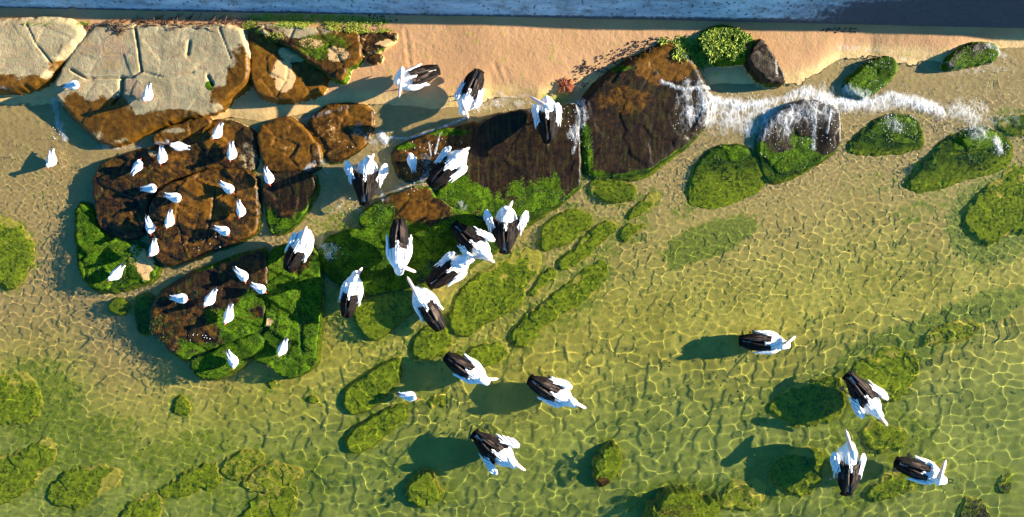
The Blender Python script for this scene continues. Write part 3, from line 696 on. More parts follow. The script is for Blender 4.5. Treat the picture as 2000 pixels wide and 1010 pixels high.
sub('long yellow green sunken stone below the rightmost pelican', [(1690, 965), (1760, 932), (1830, 912), (1880, 902), (1850, 948), (1780, 978), (1705, 998)], -.30, .16, .05, group=GX)
sub('small dark stone near the bottom right corner', [(1957, 960), (1975, 936), (2000, 942), (2000, 970), (1975, 974)], -.30, .10, .04, group=GX, rust=.1, blobs=[('w', 1980, 955, 30, .6)])
sub('dark brown stone cut by the bottom edge near the right corner', [(1880, 1040), (1898, 987), (1940, 985), (1962, 1040)], -.30, .12, .05, group=GX, rust=.1, blobs=[('w', 1920, 1010, 50, .7)])
sub('flat weedy stone in the middle of the right side, far from any bird', [(1800, 660), (1850, 632), (1920, 622), (1930, 648), (1870, 672), (1815, 684)], -.34, .2, .04, group=GX, sandp=.3)

# the weed of the sunken slabs also creeps over the sand round them
gx_, gy_ = np.meshgrid(BED[0], BED[1])
for (x0, y0, r, sd) in HALO:
    ii = np.rint((gx_ - x0) / r).astype(int); jj = np.rint((gy_ - y0) / r).astype(int)
    ok = (ii >= 0) & (ii < sd.shape[1]) & (jj >= 0) & (jj < sd.shape[0])
    alg[ok] = np.maximum(alg[ok], .62 * sstep(-.24, .0, sd[jj[ok], ii[ok]]))
cbuf = np.stack([alg, wet, deep, sstep(-.34, -.62, BED[2])], -1).astype(np.float32)
sand.data.color_attributes['cover'].data.foreach_set('color', cbuf.ravel())

# ------------------------------------------------------------------ water
def cell_surface(X, Y, s, ax, seed, k=2.2, warp=.34):
    """gentle bowls separated by rounded crests: cells shaped to focus the sun into caustic lines on the bed"""
    ca, sa = cos(.6 + seed * .011), sin(.6 + seed * .011)       # lattice turned away from the axes
    U = (X / ax * ca + Y * sa) / s + warp * 2 * fbm(X, Y, .45 / s, 2, seed + 1)
    V = (Y * ca - X / ax * sa) / s + warp * 2 * fbm(X, Y, .45 / s, 2, seed + 2)
    i0 = np.floor(U); j0 = np.floor(V)
    acc = np.zeros_like(X)
    for di in range(-2, 3):
        for dj in range(-2, 3):
            i = i0 + di; j = j0 + dj
            sx = i + .10 + .80 * _hash(i, j, seed + 3); sy = j + .10 + .80 * _hash(i, j, seed + 4)
            acc += np.exp(-k * 2.2 * ((U - sx) ** 2 + (V - sy) ** 2))
    return -np.log(acc + 1e-9) / (k * 2.2)

def surf(X, Y):
    Z = bed_z(X, Y)
    for (x0, y0, r, Zf, nx, ny) in FIELDS:
        i = np.rint((X - x0) / r).astype(int); j = np.rint((Y - y0) / r).astype(int)
        ok = (i >= 0) & (i < nx) & (j >= 0) & (j < ny)
        if ok.any(): Z[ok] = np.maximum(Z[ok], Zf[j[ok], i[ok]])
    return Z

def build_water():
    r = .007
    xs = axis(-10.8, 10.8, 90, r); ys = axis(-5.6, 4.6, 90, r)
    ys = ys[ys < 7]
    X, Y = np.meshgrid(xs, ys)
    d = np.clip(-surf(X, Y), .0, .8)
    for ax_ in (0, 1, 0, 1):                      # smooth the depth so the ripples change gradually
        w = 22; cs = np.cumsum(np.pad(d, [(w + 1, w) if a == ax_ else (0, 0) for a in (0, 1)], mode='edge'), axis=ax_)
        d = (cs[2 * w + 1:] - cs[:-2 * w - 1]) / (2 * w + 1) if ax_ == 0 else (cs[:, 2 * w + 1:] - cs[:, :-2 * w - 1]) / (2 * w + 1)
    Z = np.zeros_like(X)
    core = sstep(12.5, 11, np.abs(X)) * sstep(7.5, 6.2, np.abs(Y))
    dc = np.clip(d, .07, .7)
    left = sstep(-2.5, -5.5, X)
    K = .118
    lev = [(.16, sstep(.27, .40, d) * (1 - .7 * left)), (.105, None), (.068, sstep(.20, .12, d))]
    w1 = np.clip(1 - lev[0][1] - lev[2][1], 0, 1)
    for n_, (s_, w_) in enumerate(lev):
        w_ = w1 if w_ is None else w_
        Z += core * w_ * cell_surface(X, Y, s_, 1.4, 101 * (n_ + 1)) * (s_ ** 2) * K / dc * (1.25, 1.0, .9)[n_]
    Z += core * (.0025 * fbm(X, Y, .8, 2, 77) + .00022 * fbm(X, Y, 4.5, 2, 78) * np.clip(d / .2, .3, 1))
    Z -= Z[core > .5].mean() * core
    Z = np.minimum(Z, .03)
    o = mesh_from('water', np.stack([X, Y, Z], -1).reshape(-1, 3), grid_faces(len(xs), len(ys)), M_WATER)
    tag(o, 'clear shallow green water with small ripples over sand and weed', 'water', kind='structure')
    o.cycles.is_caustics_caster = True
    return o
build_water()
# ------------------------------------------------------------------ birds
class PM:
    """collects vertices and faces of one part"""
    def __init__(self): self.v = []; self.f = []; self.c = []
    def add(self, co, faces, col=(0, 0, 0, 1)):
        b = len(self.v); self.v += [tuple(p) for p in co]; self.c += [col] * len(co)
        self.f += [tuple(i + b for i in f) for f in faces]
    def loft(self, rings, cap=True, col=(0, 0, 0, 1)):
        n = len(rings[0]); co = [p for r in rings for p in r]; fs = []
        for k in range(len(rings) - 1):
            for i in range(n):
                a = k * n + i; b = k * n + (i + 1) % n
                fs.append((a, b, b + n, a + n))
        if cap:
            fs.append(tuple(range(n))[::-1]); fs.append(tuple(range((len(rings) - 1) * n, len(rings) * n)))
        self.add(co, fs, col)
    def tube(self, pts, rad, n=8, col=(0, 0, 0, 1), flat=1.0):
        rings = []
        pts = [Vector(p) for p in pts]
        for k, p in enumerate(pts):
            t = (pts[min(k + 1, len(pts) - 1)] - pts[max(k - 1, 0)]).normalized()
            u = t.cross(Vector((0, 0, 1)))
            if u.length < 1e-3: u = Vector((0, 1, 0))
            u.normalize(); w = u.cross(t)
            r = rad[k] if isinstance(rad, (list, tuple)) else rad
            rings.append([p + u * (r * cos(2 * pi * i / n)) + w * (r * flat * sin(2 * pi * i / n)) for i in range(n)])
        self.loft(rings, True, col)
    def ball(self, c, r, n=10, m=7, col=(0, 0, 0, 1)):
        rx, ry, rz = r if isinstance(r, tuple) else (r, r, r)
        rings = []
        for k in range(m + 1):
            th = -pi / 2 + pi * (k + .03) / (m + .06)
            rings.append([(c[0] + rx * cos(th) * cos(2 * pi * i / n), c[1] + ry * cos(th) * sin(2 * pi * i / n), c[2] + rz * sin(th)) for i in range(n)])
        self.loft(rings, True, col)
    def feather(self, p, q, width, up, arch=.02, col=(0, 0, 0, 1), round_=.6, th=.004):
        """one blade from root p to tip q, up = its upper side; a thin closed lens"""
        p, q, up = Vector(p), Vector(q), Vector(up)
        d = q - p; L = d.length; d.normalize()
        side = d.cross(up).normalized(); nn = side.cross(d)
        prof = [(0, .45), (.2, .85), (.5, 1.0), (.75, .92), (.9, round_), (1.0, .08)]
        co = []; fs = []
        for (t, w) in prof:
            c = p + d * (L * t) + nn * (arch * 4 * t * (1 - t))
            co += [c - side * (width * .5 * w), c + nn * (width * .06 * w + th), c + side * (width * .5 * w), c - nn * th]
        for k in range(len(prof) - 1):
            for i in range(4):
                a = k * 4 + i; b = k * 4 + (i + 1) % 4
                fs.append((a, b, b + 4, a + 4))
        self.add(co, fs, col)
    def build(self, name, mat, parent=None, smooth=True, tone=False):
        me = bpy.data.meshes.new(name); me.from_pydata([tuple(x) for x in self.v], [], self.f)
        me.polygons.foreach_set('use_smooth', np.full(len(me.polygons), smooth, dtype=bool)); me.update()
        me.materials.append(mat)
        o = bpy.data.objects.new(name, me); C.objects.link(o)
        if parent: o.parent = parent
        if tone: col_attr(o, 'tone', self.c)
        return o

def catmull(P, n=6):
    P = [Vector(p) for p in P]; Q = [P[0] * 2 - P[1]] + P + [P[-1] * 2 - P[-2]]
    out = []
    for k in range(1, len(Q) - 2):
        a, b, c, d = Q[k - 1:k + 3]
        for i in range(n):
            t = i / n
            out.append(.5 * ((2 * b) + (c - a) * t + (2 * a - 5 * b + 4 * c - d) * t * t + (3 * b - a - 3 * c + d) * t ** 3))
    out.append(P[-1]); return out

def skin_mesh(pm, name, mat, voxel, parent, tone_fn=None, smooth_it=6):
    """fuse the pieces of a body into one continuous surface"""
    me = bpy.data.meshes.new(name + '_raw'); me.from_pydata([tuple(x) for x in pm.v], [], pm.f); me.update()
    o = bpy.data.objects.new(name + '_raw', me); C.objects.link(o)
    r = o.modifiers.new('r', 'REMESH'); r.mode = 'VOXEL'; r.voxel_size = voxel; r.use_smooth_shade = True
    s = o.modifiers.new('s', 'SMOOTH'); s.iterations = smooth_it; s.factor = .5
    dg = bpy.context.evaluated_depsgraph_get()
    m2 = bpy.data.meshes.new_from_object(o.evaluated_get(dg)); m2.name = name
    bpy.data.objects.remove(o); bpy.data.meshes.remove(me)
    m2.materials.clear(); m2.materials.append(mat)
    m2.polygons.foreach_set('use_smooth', np.ones(len(m2.polygons), bool))
    b = bpy.data.objects.new(name, m2); C.objects.link(b)
    if parent: b.parent = parent
    co = np.empty(len(m2.vertices) * 3, np.float32); m2.vertices.foreach_get('co', co); co = co.reshape(-1, 3)
    t = np.zeros((len(co), 4), np.float32); t[:, 3] = 1
    if tone_fn is not None: t[:, 0] = tone_fn(co)
    col_attr(b, 'tone', t)
    return b

def pelican(label, uv, heading, head_uv, bill_uv, oL=0.0, oR=0.0, floating=False, scale=1.0, seed=0, head_z=.80, dark_bill=False, depth=None):
    """uv: photo pixel of the body's middle; heading in degrees; head_uv / bill_uv: photo pixels of head and bill tip"""
    rnd = random.Random(seed * 31 + 5); white = {9: .13, 4: .10, 5: .07, 10: .09, 11: .03}.get(seed, 0.0)
    brown = (.9, .7, .2, .3, .1, .5, .2, .15, .3, .1, .1, .9, .8, .9, .8, .8, .7, .7, .9)[seed % 19]
    x, y = px(*uv, .45)
    g = 0.0
    for _ in range(4):
        g = max(ground_z(x, y), -.22) if not floating else -.0
        bz = (g + .33 * scale) if not floating else .12
        x, y = px(*uv, bz)
    base_z = g - .15 * scale if not floating else -.335 * scale
    root = bpy.data.objects.new('pelican', None); C.objects.link(root)
    root.location = (x, y, base_z); root.rotation_euler = (0, 0, R(heading)); root.scale = (scale,) * 3
    root.empty_display_size = .3
    tag(root, label, 'pelican', 'pelicans resting and wading at the shore')
    ih = R(-heading)
    def local(u, v, zl):
        a, b = px(u, v, base_z + zl * scale); a -= x; b -= y
        return ((a * cos(ih) - b * sin(ih)) / scale, (a * sin(ih) + b * cos(ih)) / scale)
    hx, hy = local(*head_uv, head_z); tx, ty = local(*bill_uv, head_z - .12)
    # --- body with neck and head, one surface
    pm = PM()
    rings = []
    for (rx, zc, ry, rz) in [(-.43, .475, .02, .012), (-.37, .475, .075, .04), (-.26, .46, .14, .09), (-.10, .435, .19, .135), (.05, .42, .212, .155), (.18, .425, .205, .155), (.28, .445, .165, .14), (.345, .475, .105, .10), (.375, .49, .05, .05)]:
        rings.append([(rx, ry * cos(2 * pi * i / 16), zc + rz * sin(2 * pi * i / 16)) for i in range(16)])
    pm.loft(rings)
    fwd = min(.46, max(.30, hx * .5 + .26))
    neck = catmull([(.20, 0, .46), (fwd - .04, hy * .15, .50), (fwd, hy * .45, .60), (hx * .5 + fwd * .5 + .0, hy * .8, (head_z + .60) / 2 + .03), (hx, hy, head_z)], 5)
    nr = [.115 - .055 * min(1, k / (len(neck) - 1) * 1.5) for k in range(len(neck))]
    pm.tube(neck, nr, 10)
    bd = Vector((tx - hx, ty - hy, -.12)); bl = bd.length
    h2 = Vector((bd.x, bd.y, 0)).normalized()
    for k in range(4):      # skull drawn out towards the bill
        c = Vector((hx, hy, head_z)) + h2 * (.026 * k - .02)
        pm.ball(c, (.058 - .006 * k, .056 - .006 * k, .054 - .006 * k), 10, 7)
    pm.tube([(hx - h2.x * .06, hy - h2.y * .06, head_z + .015), (hx - h2.x * .10, hy - h2.y * .10, head_z - .005)], [.03, .012], 6)
    def tone(co):
        top = sstep(.47, .53, co[:, 2]); m = sstep(.10, .02, co[:, 0]) * sstep(-.33, -.27, co[:, 0]) * sstep(.13, .09, np.abs(co[:, 1]))
        return top * m
    body = skin_mesh(pm, 'body', M_BODY, .017, root, tone)
    for s in (1, -1):
        e = PM(); sd = Vector((-h2.y, h2.x, 0)) * s
        e.ball(Vector((hx, hy, head_z + .008)) + h2 * .035 + sd * .046, .011, 8, 6); e.build('eye', M_EYE, root)
    # --- bill: long flat upper half with a hooked tip, deep soft pouch below
    blen = max(.26, min(.46, bl))
    bdir = bd.normalized()
    o = Vector((hx, hy, head_z)) + h2 * .07 - Vector((0, 0, .005))
    side = Vector((-h2.y, h2.x, 0)); upv = side.cross(bdir) * -1
    if upv.z < 0: upv = -upv
    def bill_rings(prof, zoff):
        out = []
        for (t, w, hgt, dz) in prof:
            c = o + bdir * (blen * t - .03) + upv * (dz + zoff)
            out.append([c + side * (w * cos(2 * pi * i / 10)) + upv * (hgt * sin(2 * pi * i / 10)) for i in range(10)])
        return out
    b = PM(); b.loft(bill_rings([(0, .034, .022, .0), (.2, .031, .016, 0), (.5, .027, .011, -.002), (.75, .029, .010, -.004), (.92, .024, .009, -.006), (1.0, .006, .006, -.010)], .008))
    bill = b.build('bill', M_POUCH if dark_bill is None else M_BILL, root)
    b = PM(); b.loft(bill_rings([(0, .042, .040, -.03), (.15, .042, .048, -.036), (.4, .034, .036, -.026), (.7, .026, .018, -.012), (.95, .018, .008, -.008), (1.0, .004, .004, -.008)], -.008)); b.build('pouch', M_POUCH, bill)
    b = PM(); b.ball(o + bdir * (blen - .028) - upv * .006, (.014, .014, .009), 8, 6); b.build('bill_tip', M_NAIL, bill)
    # --- wings
    for s, op in ((1, oL), (-1, oR)):
        W = Vector((.21 + .07 * op, s * (.158 + .23 * op), .53 + .03 * op))
        ang = (.10 - .22 * min(1, op * 1.6) - .30 * op)           # covert axis turns towards the tail when open
        dc = Vector((-1, s * ang, -.10)).normalized()
        tilt = R(47 - 27 * min(1, op * 1.5))
        ac = Vector((0, s * cos(tilt), -sin(tilt)))
        ac = (ac - dc * ac.dot(dc)).normalized()
        nrm = dc.cross(ac); nrm = nrm if nrm.z > 0 else -nrm
        LC, WC = .43 + .03 * op, .098 - .004 * op
        # smooth white forewing
        w = PM(); rings = []
        for k in range(13):
            t = k / 12; wd = WC * (max(0.02, math.sin(pi * (t * .93 + .035)) ** .55)) * (1 - .35 * t)
            c = W + dc * (LC * t * .92 - .02) + ac * (.012 * math.sin(pi * t))
            rings.append([c + ac * (wd * cos(2 * pi * i / 12)) + nrm * ((.028 - .012 * t) * (wd / WC) * sin(2 * pi * i / 12)) for i in range(12)])
        w.loft(rings)
        wing = w.build('wing', M_WHITE, root)
        # ragged white covert feathers along the back edge
        cv = PM()
        for k in range(17):
            t = .30 + .66 * k / 16; lat = (1 if op > .15 else .4) * (.55 - 1.1 * ((k * 7) % 17) / 16)
            p = W + dc * (LC * t - .10) + ac * (WC * lat) + nrm * .026
            q = p + dc * (.11 + .05 * rnd.random()) + ac * ((.5 + .5 * op) * .05 * (lat + .35 + .2 * rnd.random())) - nrm * .015
            cv.feather(p, q, .028, nrm, .006)
        cv.build('covert_feathers', M_WHITE, wing)
        # black flight feathers
        fl = PM(); n = 13
        A0 = Vector((-.05 - white, s * .045, .585)); A1 = W + dc * (.09 + .05 * op) - ac * .02 - nrm * .012
        T0 = Vector((-.49 + .02 * op, s * (.025 + .03 * op), .50)); T1 = W + dc * (LC + .15 + .02 * op) + ac * (.0 - .02 * (1 - op)) - nrm * .01
        if op < .15: T1 = Vector((-.42, s * .125, .47)); A1 = Vector((.06 - white, s * .145, .545))
        for k in range(n):
            f = k / (n - 1)
            p = A0.lerp(A1, f); q = T0.lerp(T1, f)
            q = q + Vector((-.05 * math.sin(pi * f) - .02 * rnd.random(), s * .012 * (rnd.random() - .5), .0)); p = p + Vector((.05 * math.sin(pi * f), 0, .012 * (k % 2)))
            u = Vector((0, s * .55 * f * (1 - .6 * op), 1)).normalized()
            fl.feather(p, q, .056 + .026 * op, u, .03, (rnd.choice((0, 0, .05, .3)) * brown, 0, 0, 1), .62)
        fl.build('flight_feathers', M_BLACK, wing, tone=True)
        # brown streaked scapular feathers over the shoulder
        scp = PM()
        for row in range(3):
            for k in range(7):
                f = k / 6
                p = Vector((.065 - white - .085 * row + .03 * f, s * (.05 + .10 * f + .05 * op * f), .605 - .035 * f * (1 + f)))
                q = p + Vector((-.21 - .04 * rnd.random(), -s * (.02 + .012 * rnd.random()), -.05))
                tonev = rnd.choice((.0, .1, .3, .7, 1.0)) * brown
                scp.feather(p + Vector((0, 0, .008 * (3 - row))), q, .036, (0, s * .5 * f, 1), .016, (tonev, 0, 0, 1), .5)
        scp.build('scapular_feathers', M_BLACK, wing, tone=True)
    # --- white mantle, ragged behind
    mt = PM()
    for row in range(3):
        for k in range(9):
            f = k / 8 - .5
            p = Vector((.25 - .055 * row - white * row * .3, f * .25, .566 - .25 * f * f + .006 * row)); q = p + Vector((-.19 - .07 * rnd.random() + .15 * abs(f), f * .06, .04 - .13 * f * f))
            mt.feather(p, q, .054, (0, f * .8, 1), .012)
    mt.build('mantle_feathers', M_WHITE, root)
    # --- tail
    tl = PM()
    for k in range(9):
        f = k / 8 - .5
        tl.feather((-.36, f * .06, .485 - .01 * abs(f)), (-.36 - .175 * cos(f * 1.1), f * .22, .455), .045, (0, 0, 1), .006, (0, 0, 0, 1), .8)
    tail = tl.build('tail', M_BLACK, root, tone=True)
    tw = PM()
    for k in range(5):
        f = k / 4 - .5
        tw.feather((-.33, f * .07, .505), (-.44 - .02 * rnd.random(), f * .12, .492), .030, (0, 0, 1), .005)
    tw.build('tail_coverts', M_WHITE, tail)
    # --- legs
    for s in (1, -1):
        lg = PM(); ft = PM()
        if floating:
            k = rnd.uniform(-.12, .12)
            a = [(-.08, s * .09, .34), (-.12 + k, s * .15, .27), (-.20 + k, s * .17, .20)]
        else:
            a = [(-.02, s * .085, .34), (-.03, s * .09, .25), (.0, s * .085, .168)]
        lg.tube(a, [.022, .013, .012], 8); leg = lg.build('leg', M_LEG, root)
        e = Vector(a[-1]); pts = []
        if floating: ax1, ax2, ax3 = Vector((-.09, s * .01, -.06)), Vector((-.07, s * .05, -.05)), Vector((-.07, -s * .04, -.05))
        else: ax1, ax2, ax3 = Vector((.12, s * .01, -.008)), Vector((.10, s * .055, -.008)), Vector((.10, -s * .045, -.008))
        up = Vector((0, 0, .008))
        ft.add([e - up, e + ax2 - up, e + ax1 - up, e + ax3 - up, e + up, e + ax2 + up * .5, e + ax1 + up * .5, e + ax3 + up * .5],
               [(0, 3, 2, 1), (4, 5, 6, 7), (0, 1, 5, 4), (1, 2, 6, 5), (2, 3, 7, 6), (3, 0, 4, 7)])
        for ax in (ax1, ax2, ax3): ft.tube([e, e + ax * .6, e + ax], [.010, .009, .005], 6)
        ft.build('foot', M_LEG, leg, smooth=False)
    return root

P = [
 ('pelican resting on the dry sand with pink bill pointing straight down the picture', (811, 152), 200, (785, 139), (780, 188), 0, 0, False),
 ('pelican at the foam edge on sand, tail in two dark points, bill to water', (918, 182), 248, (905, 203), (913, 226), .28, .22, False),
 ('pelican at the shoreline turning its bill back over its left shoulder', (1069, 228), 93, (1070, 209), (1040, 192), .30, .24, False),
 ('pelican with both wings held wide in the foam gap below the shore', (716, 348), 86, (718, 326), (728, 306), .95, .85, False),
 ('pelican facing up right beside the small gull on the brown slab', (878, 325), 42, (893, 304), (912, 292), .40, .25, False),
 ('pelican facing the water with folded wings and long brown tail on the dark slab', (779, 484), 269, (782, 520), (804, 528), 0, 0, False),
 ('pelican of the close pair, upper one, wings drooped and bill pointing down right', (924, 474), 317, (942, 494), (962, 510), .60, .45, False),
 ('pelican of the close pair, lower one, stretching its neck to the other one\'s wing', (880, 528), 34, (913, 513), (927, 505), .35, .12, False),
 ('pelican with wings spread like fans and head turned back, on the slab edge', (988, 442), 88, (984, 430), (999, 397), .95, .95, False),
 ('pelican at the top corner of the flat green slab beside splashing foam', (585, 484), 62, (590, 472), (598, 447), .14, .0, False),
 ('slim pelican with folded black wings wading below the dark slabs', (686, 573), 78, (693, 545), (703, 530), 0, 0, False),
 ('pelican pointing its long raised bill up left in the shadowed water', (834, 598), 121, (818, 583), (798, 545), 0, 0, False),
 ('swimming pelican with folded wings nearest the two oblong green stones', (914, 722), 328, (941, 742), (968, 740), 0, 0, True),
 ('swimming pelican with its left wing loosened, second of the pair at lower centre', (1080, 766), 331, (1117, 784), (1140, 795), .40, 0.05, True),
 ('swimming pelican with both wings half open, lowest one left of the upright stone', (968, 879), 322, (998, 900), (1022, 916), .75, .65, True),
 ('lone swimming pelican in open water with bill turned up right', (1494, 669), 356, (1529, 677), (1550, 659), .05, .0, True),
 ('pelican bowing down right with wings loosened over a green stone', (1687, 774), 308, (1713, 805), (1730, 828), .55, .5, True),
 ('pelican facing up with long bill raised and blue shaded left wing, near the bottom', (1654, 910), 88, (1667, 890), (1653, 845), .45, .35, True),
 ('rightmost pelican, swimming with its neck bent and bill pointing up', (1798, 919), 341, (1834, 940), (1845, 903), 0, 0, True),
]
SCALES = [.92, .92, .95, 1.0, 1.0, 1.05, 1.0, 1.0, 1.0, .95, .9, 1.02, .98, 1.02, 1.05, .95, 1.05, 1.08, 1.02]
for i, a in enumerate(P):
    pelican(*a, scale=SCALES[i] * 1.02, seed=i, head_z=.84 if not a[7] else .72)

# --- gulls
def gull(turn):
    root = bpy.data.objects.new('gull', None); C.objects.link(root); root.empty_display_size = .1
    pm = PM(); rings = []
    for (rx, zc, ry, rz) in [(-.17, .165, .012, .008), (-.13, .165, .034, .025), (-.07, .162, .060, .05), (0, .160, .077, .064), (.06, .166, .072, .062), (.10, .18, .050, .045), (.12, .19, .02, .025)]:
        rings.append([(rx, ry * cos(2 * pi * i / 14), zc + rz * sin(2 * pi * i / 14)) for i in range(14)])
    pm.loft(rings)
    t = R(turn); h = Vector((.105, 0, .262)); d = Vector((cos(t), sin(t), 0))
    pm.tube(catmull([(.07, 0, .185), (.095, 0, .215), tuple(h)], 4), [.048, .045, .042, .040, .038, .037, .036, .035, .034], 10)
    pm.ball(h, (.038, .036, .034)); pm.ball(h + d * .018, (.028, .026, .025))
    skin_mesh(pm, 'body', M_WHITE, .009, root, None, 3)
    b = PM(); b.tube([h + d * .038, h + d * .06 - Vector((0, 0, .004)), h + d * .080 - Vector((0, 0, .010))], [.010, .008, .002], 6, flat=1.2); b.build('bill', M_RED, root)
    for s in (1, -1):
        e = PM(); e.ball(h + d * .020 + Vector((-d.y, d.x, 0)) * (s * .026) + Vector((0, 0, .008)), .0055, 6, 5); e.build('eye', M_EYE, root)
        w = PM(); rings = []
        for k in range(11):
            f = k / 10; wd = .040 * max(.05, math.sin(pi * (.1 + .86 * f)) ** .6) * (1 - .45 * f)
            c = Vector((.075 - .275 * f, s * (.042 - .022 * f * f), .196 - .018 * f))
            a = Vector((0, s * cos(R(52)), -sin(R(52)))); nn = Vector((0, s * sin(R(52)), cos(R(52))))
            rings.append([c + a * (wd * cos(2 * pi * i / 10)) + nn * (.012 * wd / .04 * sin(2 * pi * i / 10)) for i in range(10)])
        w.loft(rings); wing = w.build('wing', M_GREY, root)
        tp = PM()
        for k in range(4):
            p = Vector((-.14 - .012 * k, s * (.026 - .003 * k), .182 - .002 * k)); tp.feather(p, p + Vector((-.085, -s * .018, -.004)), .018, (0, s * .4, 1), .003)
        tp.build('wing_tip', M_GBLACK, wing)
        lg = PM(); lg.tube([(-.0, s * .028, .12), (-.005, s * .030, .075), (.0, s * .03, .043)], [.007, .005, .005], 6); leg = lg.build('leg', M_RED, root)
        ft = PM(); e = Vector((0, s * .03, .042)); u = Vector((0, 0, .003))
        ft.add([e - u, e + Vector((.04, s * .018, -.003)), e + Vector((.046, 0, -.003)), e + Vector((.04, -s * .018, -.003)), e + u, e + Vector((.04, s * .018, .002)), e + Vector((.046, 0, .002)), e + Vector((.04, -s * .018, .002))],
               [(0, 3, 2, 1), (4, 5, 6, 7), (0, 1, 5, 4), (1, 2, 6, 5), (2, 3, 7, 6), (3, 0, 4, 7)]); ft.build('foot', M_RED, leg, smooth=False)
    tl = PM()
    for k in range(5):
        f = k / 4 - .5
        tl.feather((-.14, f * .03, .168), (-.215, f * .06, .160), .020, (0, 0, 1), .002)
    tl.build('tail', M_WHITE, root)
    return root

def copy_tree(o, parent=None):
    c = o.copy(); C.objects.link(c)
    if parent: c.parent = parent
    for ch in o.children: copy_tree(ch, c)
    return c

GULLS = [
 ((143, 166), 5, 0, 'gull at the upper left corner of the largest grey boulder'),
 ((289, 185), 262, 0, 'gull in the middle of the largest grey boulder casting a long shadow'),
 ((101, 313), 268, 0, 'gull alone on the wet sand near the left edge'),
 ((425, 259), 248, 0, 'topmost gull on the brown rocks, by the sand'),
 ((350, 286), 172, 0, 'gull facing left just above the row on the wide brown rock'),
 ((317, 306), 275, 0, 'gull facing down with tail up, between the left facing gull and the grey backed one'),
 ((269, 325), 52, 0, 'gull facing up right at the dark left end of the wide brown rock'),
 ((453, 299), 272, 0, 'gull facing down at the right side of the wide brown rock'),
 ((525, 347), 290, 0, 'gull in the gap right of the reddish brown rock'),
 ((294, 368), 3, 0, 'gull facing right beside the green crack between the two brown rocks'),
 ((342, 386), 345, 0, 'gull with blue shaded back at the upper left of the reddish brown rock'),
 ((446, 368), 325, 0, 'gull at the top right of the reddish brown rock'),
 ((470, 411), 285, -30, 'gull on the right side of the reddish brown rock, facing down'),
 ((437, 451), 340, -40, 'gull at the lower right of the reddish brown rock with head turned down'),
 ((331, 431), 265, 0, 'gull on the reddish brown rock nearest its left middle'),
 ((293, 443), 290, 0, 'upper of two gulls on the left edge of the reddish brown rock'),
 ((300, 487), 265, -40, 'lower of two gulls on the left edge of the reddish brown rock'),
 ((228, 535), 232, 0, 'gull alone on the bright green weed at the left'),
 ((474, 538), 318, -30, 'uppermost gull on the large mossy rock'),
 ((508, 564), 333, 0, 'gull facing right at the right edge of the large mossy rock'),
 ((354, 583), 355, 0, 'gull at the left end of the large mossy rock'),
 ((411, 584), 242, 0, 'gull in the middle of the large mossy rock'),
 ((447, 616), 258, 0, 'lowest gull on the large mossy rock'),
 ((455, 704), 300, -50, 'gull on the smaller mossy rock below the large one'),
 ((552, 681), 250, 0, 'gull alone on the lower part of the flat green slab'),
 ((805, 315), 100, 35, 'gull wading in foam beside the pelican on the brown slab'),
 ((800, 773), 350, 0, 'gull swimming by the two oblong green stones'),
]
protos = {}
for (uv, hd, turn, label) in GULLS:
    key = 0 if turn == 0 else (35 if turn > 0 else -35)
    if key not in protos: g = gull(key); protos[key] = g
    else: g = copy_tree(protos[key])
    swim = uv == (800, 773)
    x, y = px(*uv, .25); z = 0
    for _ in range(4):
        z = max(ground_z(x, y), -.04) if not swim else -.135
        x, y = px(*uv, z + .14)
    g.location = (x, y, z - (0 if swim else .037)); g.rotation_euler = (0, 0, R(hd)); s = 1.0 + .05 * sin(uv[0]); g.scale = (s * 1.02, s * 1.26, s * 1.08)
    tag(g, label, 'gull', 'gulls standing on the rocks')
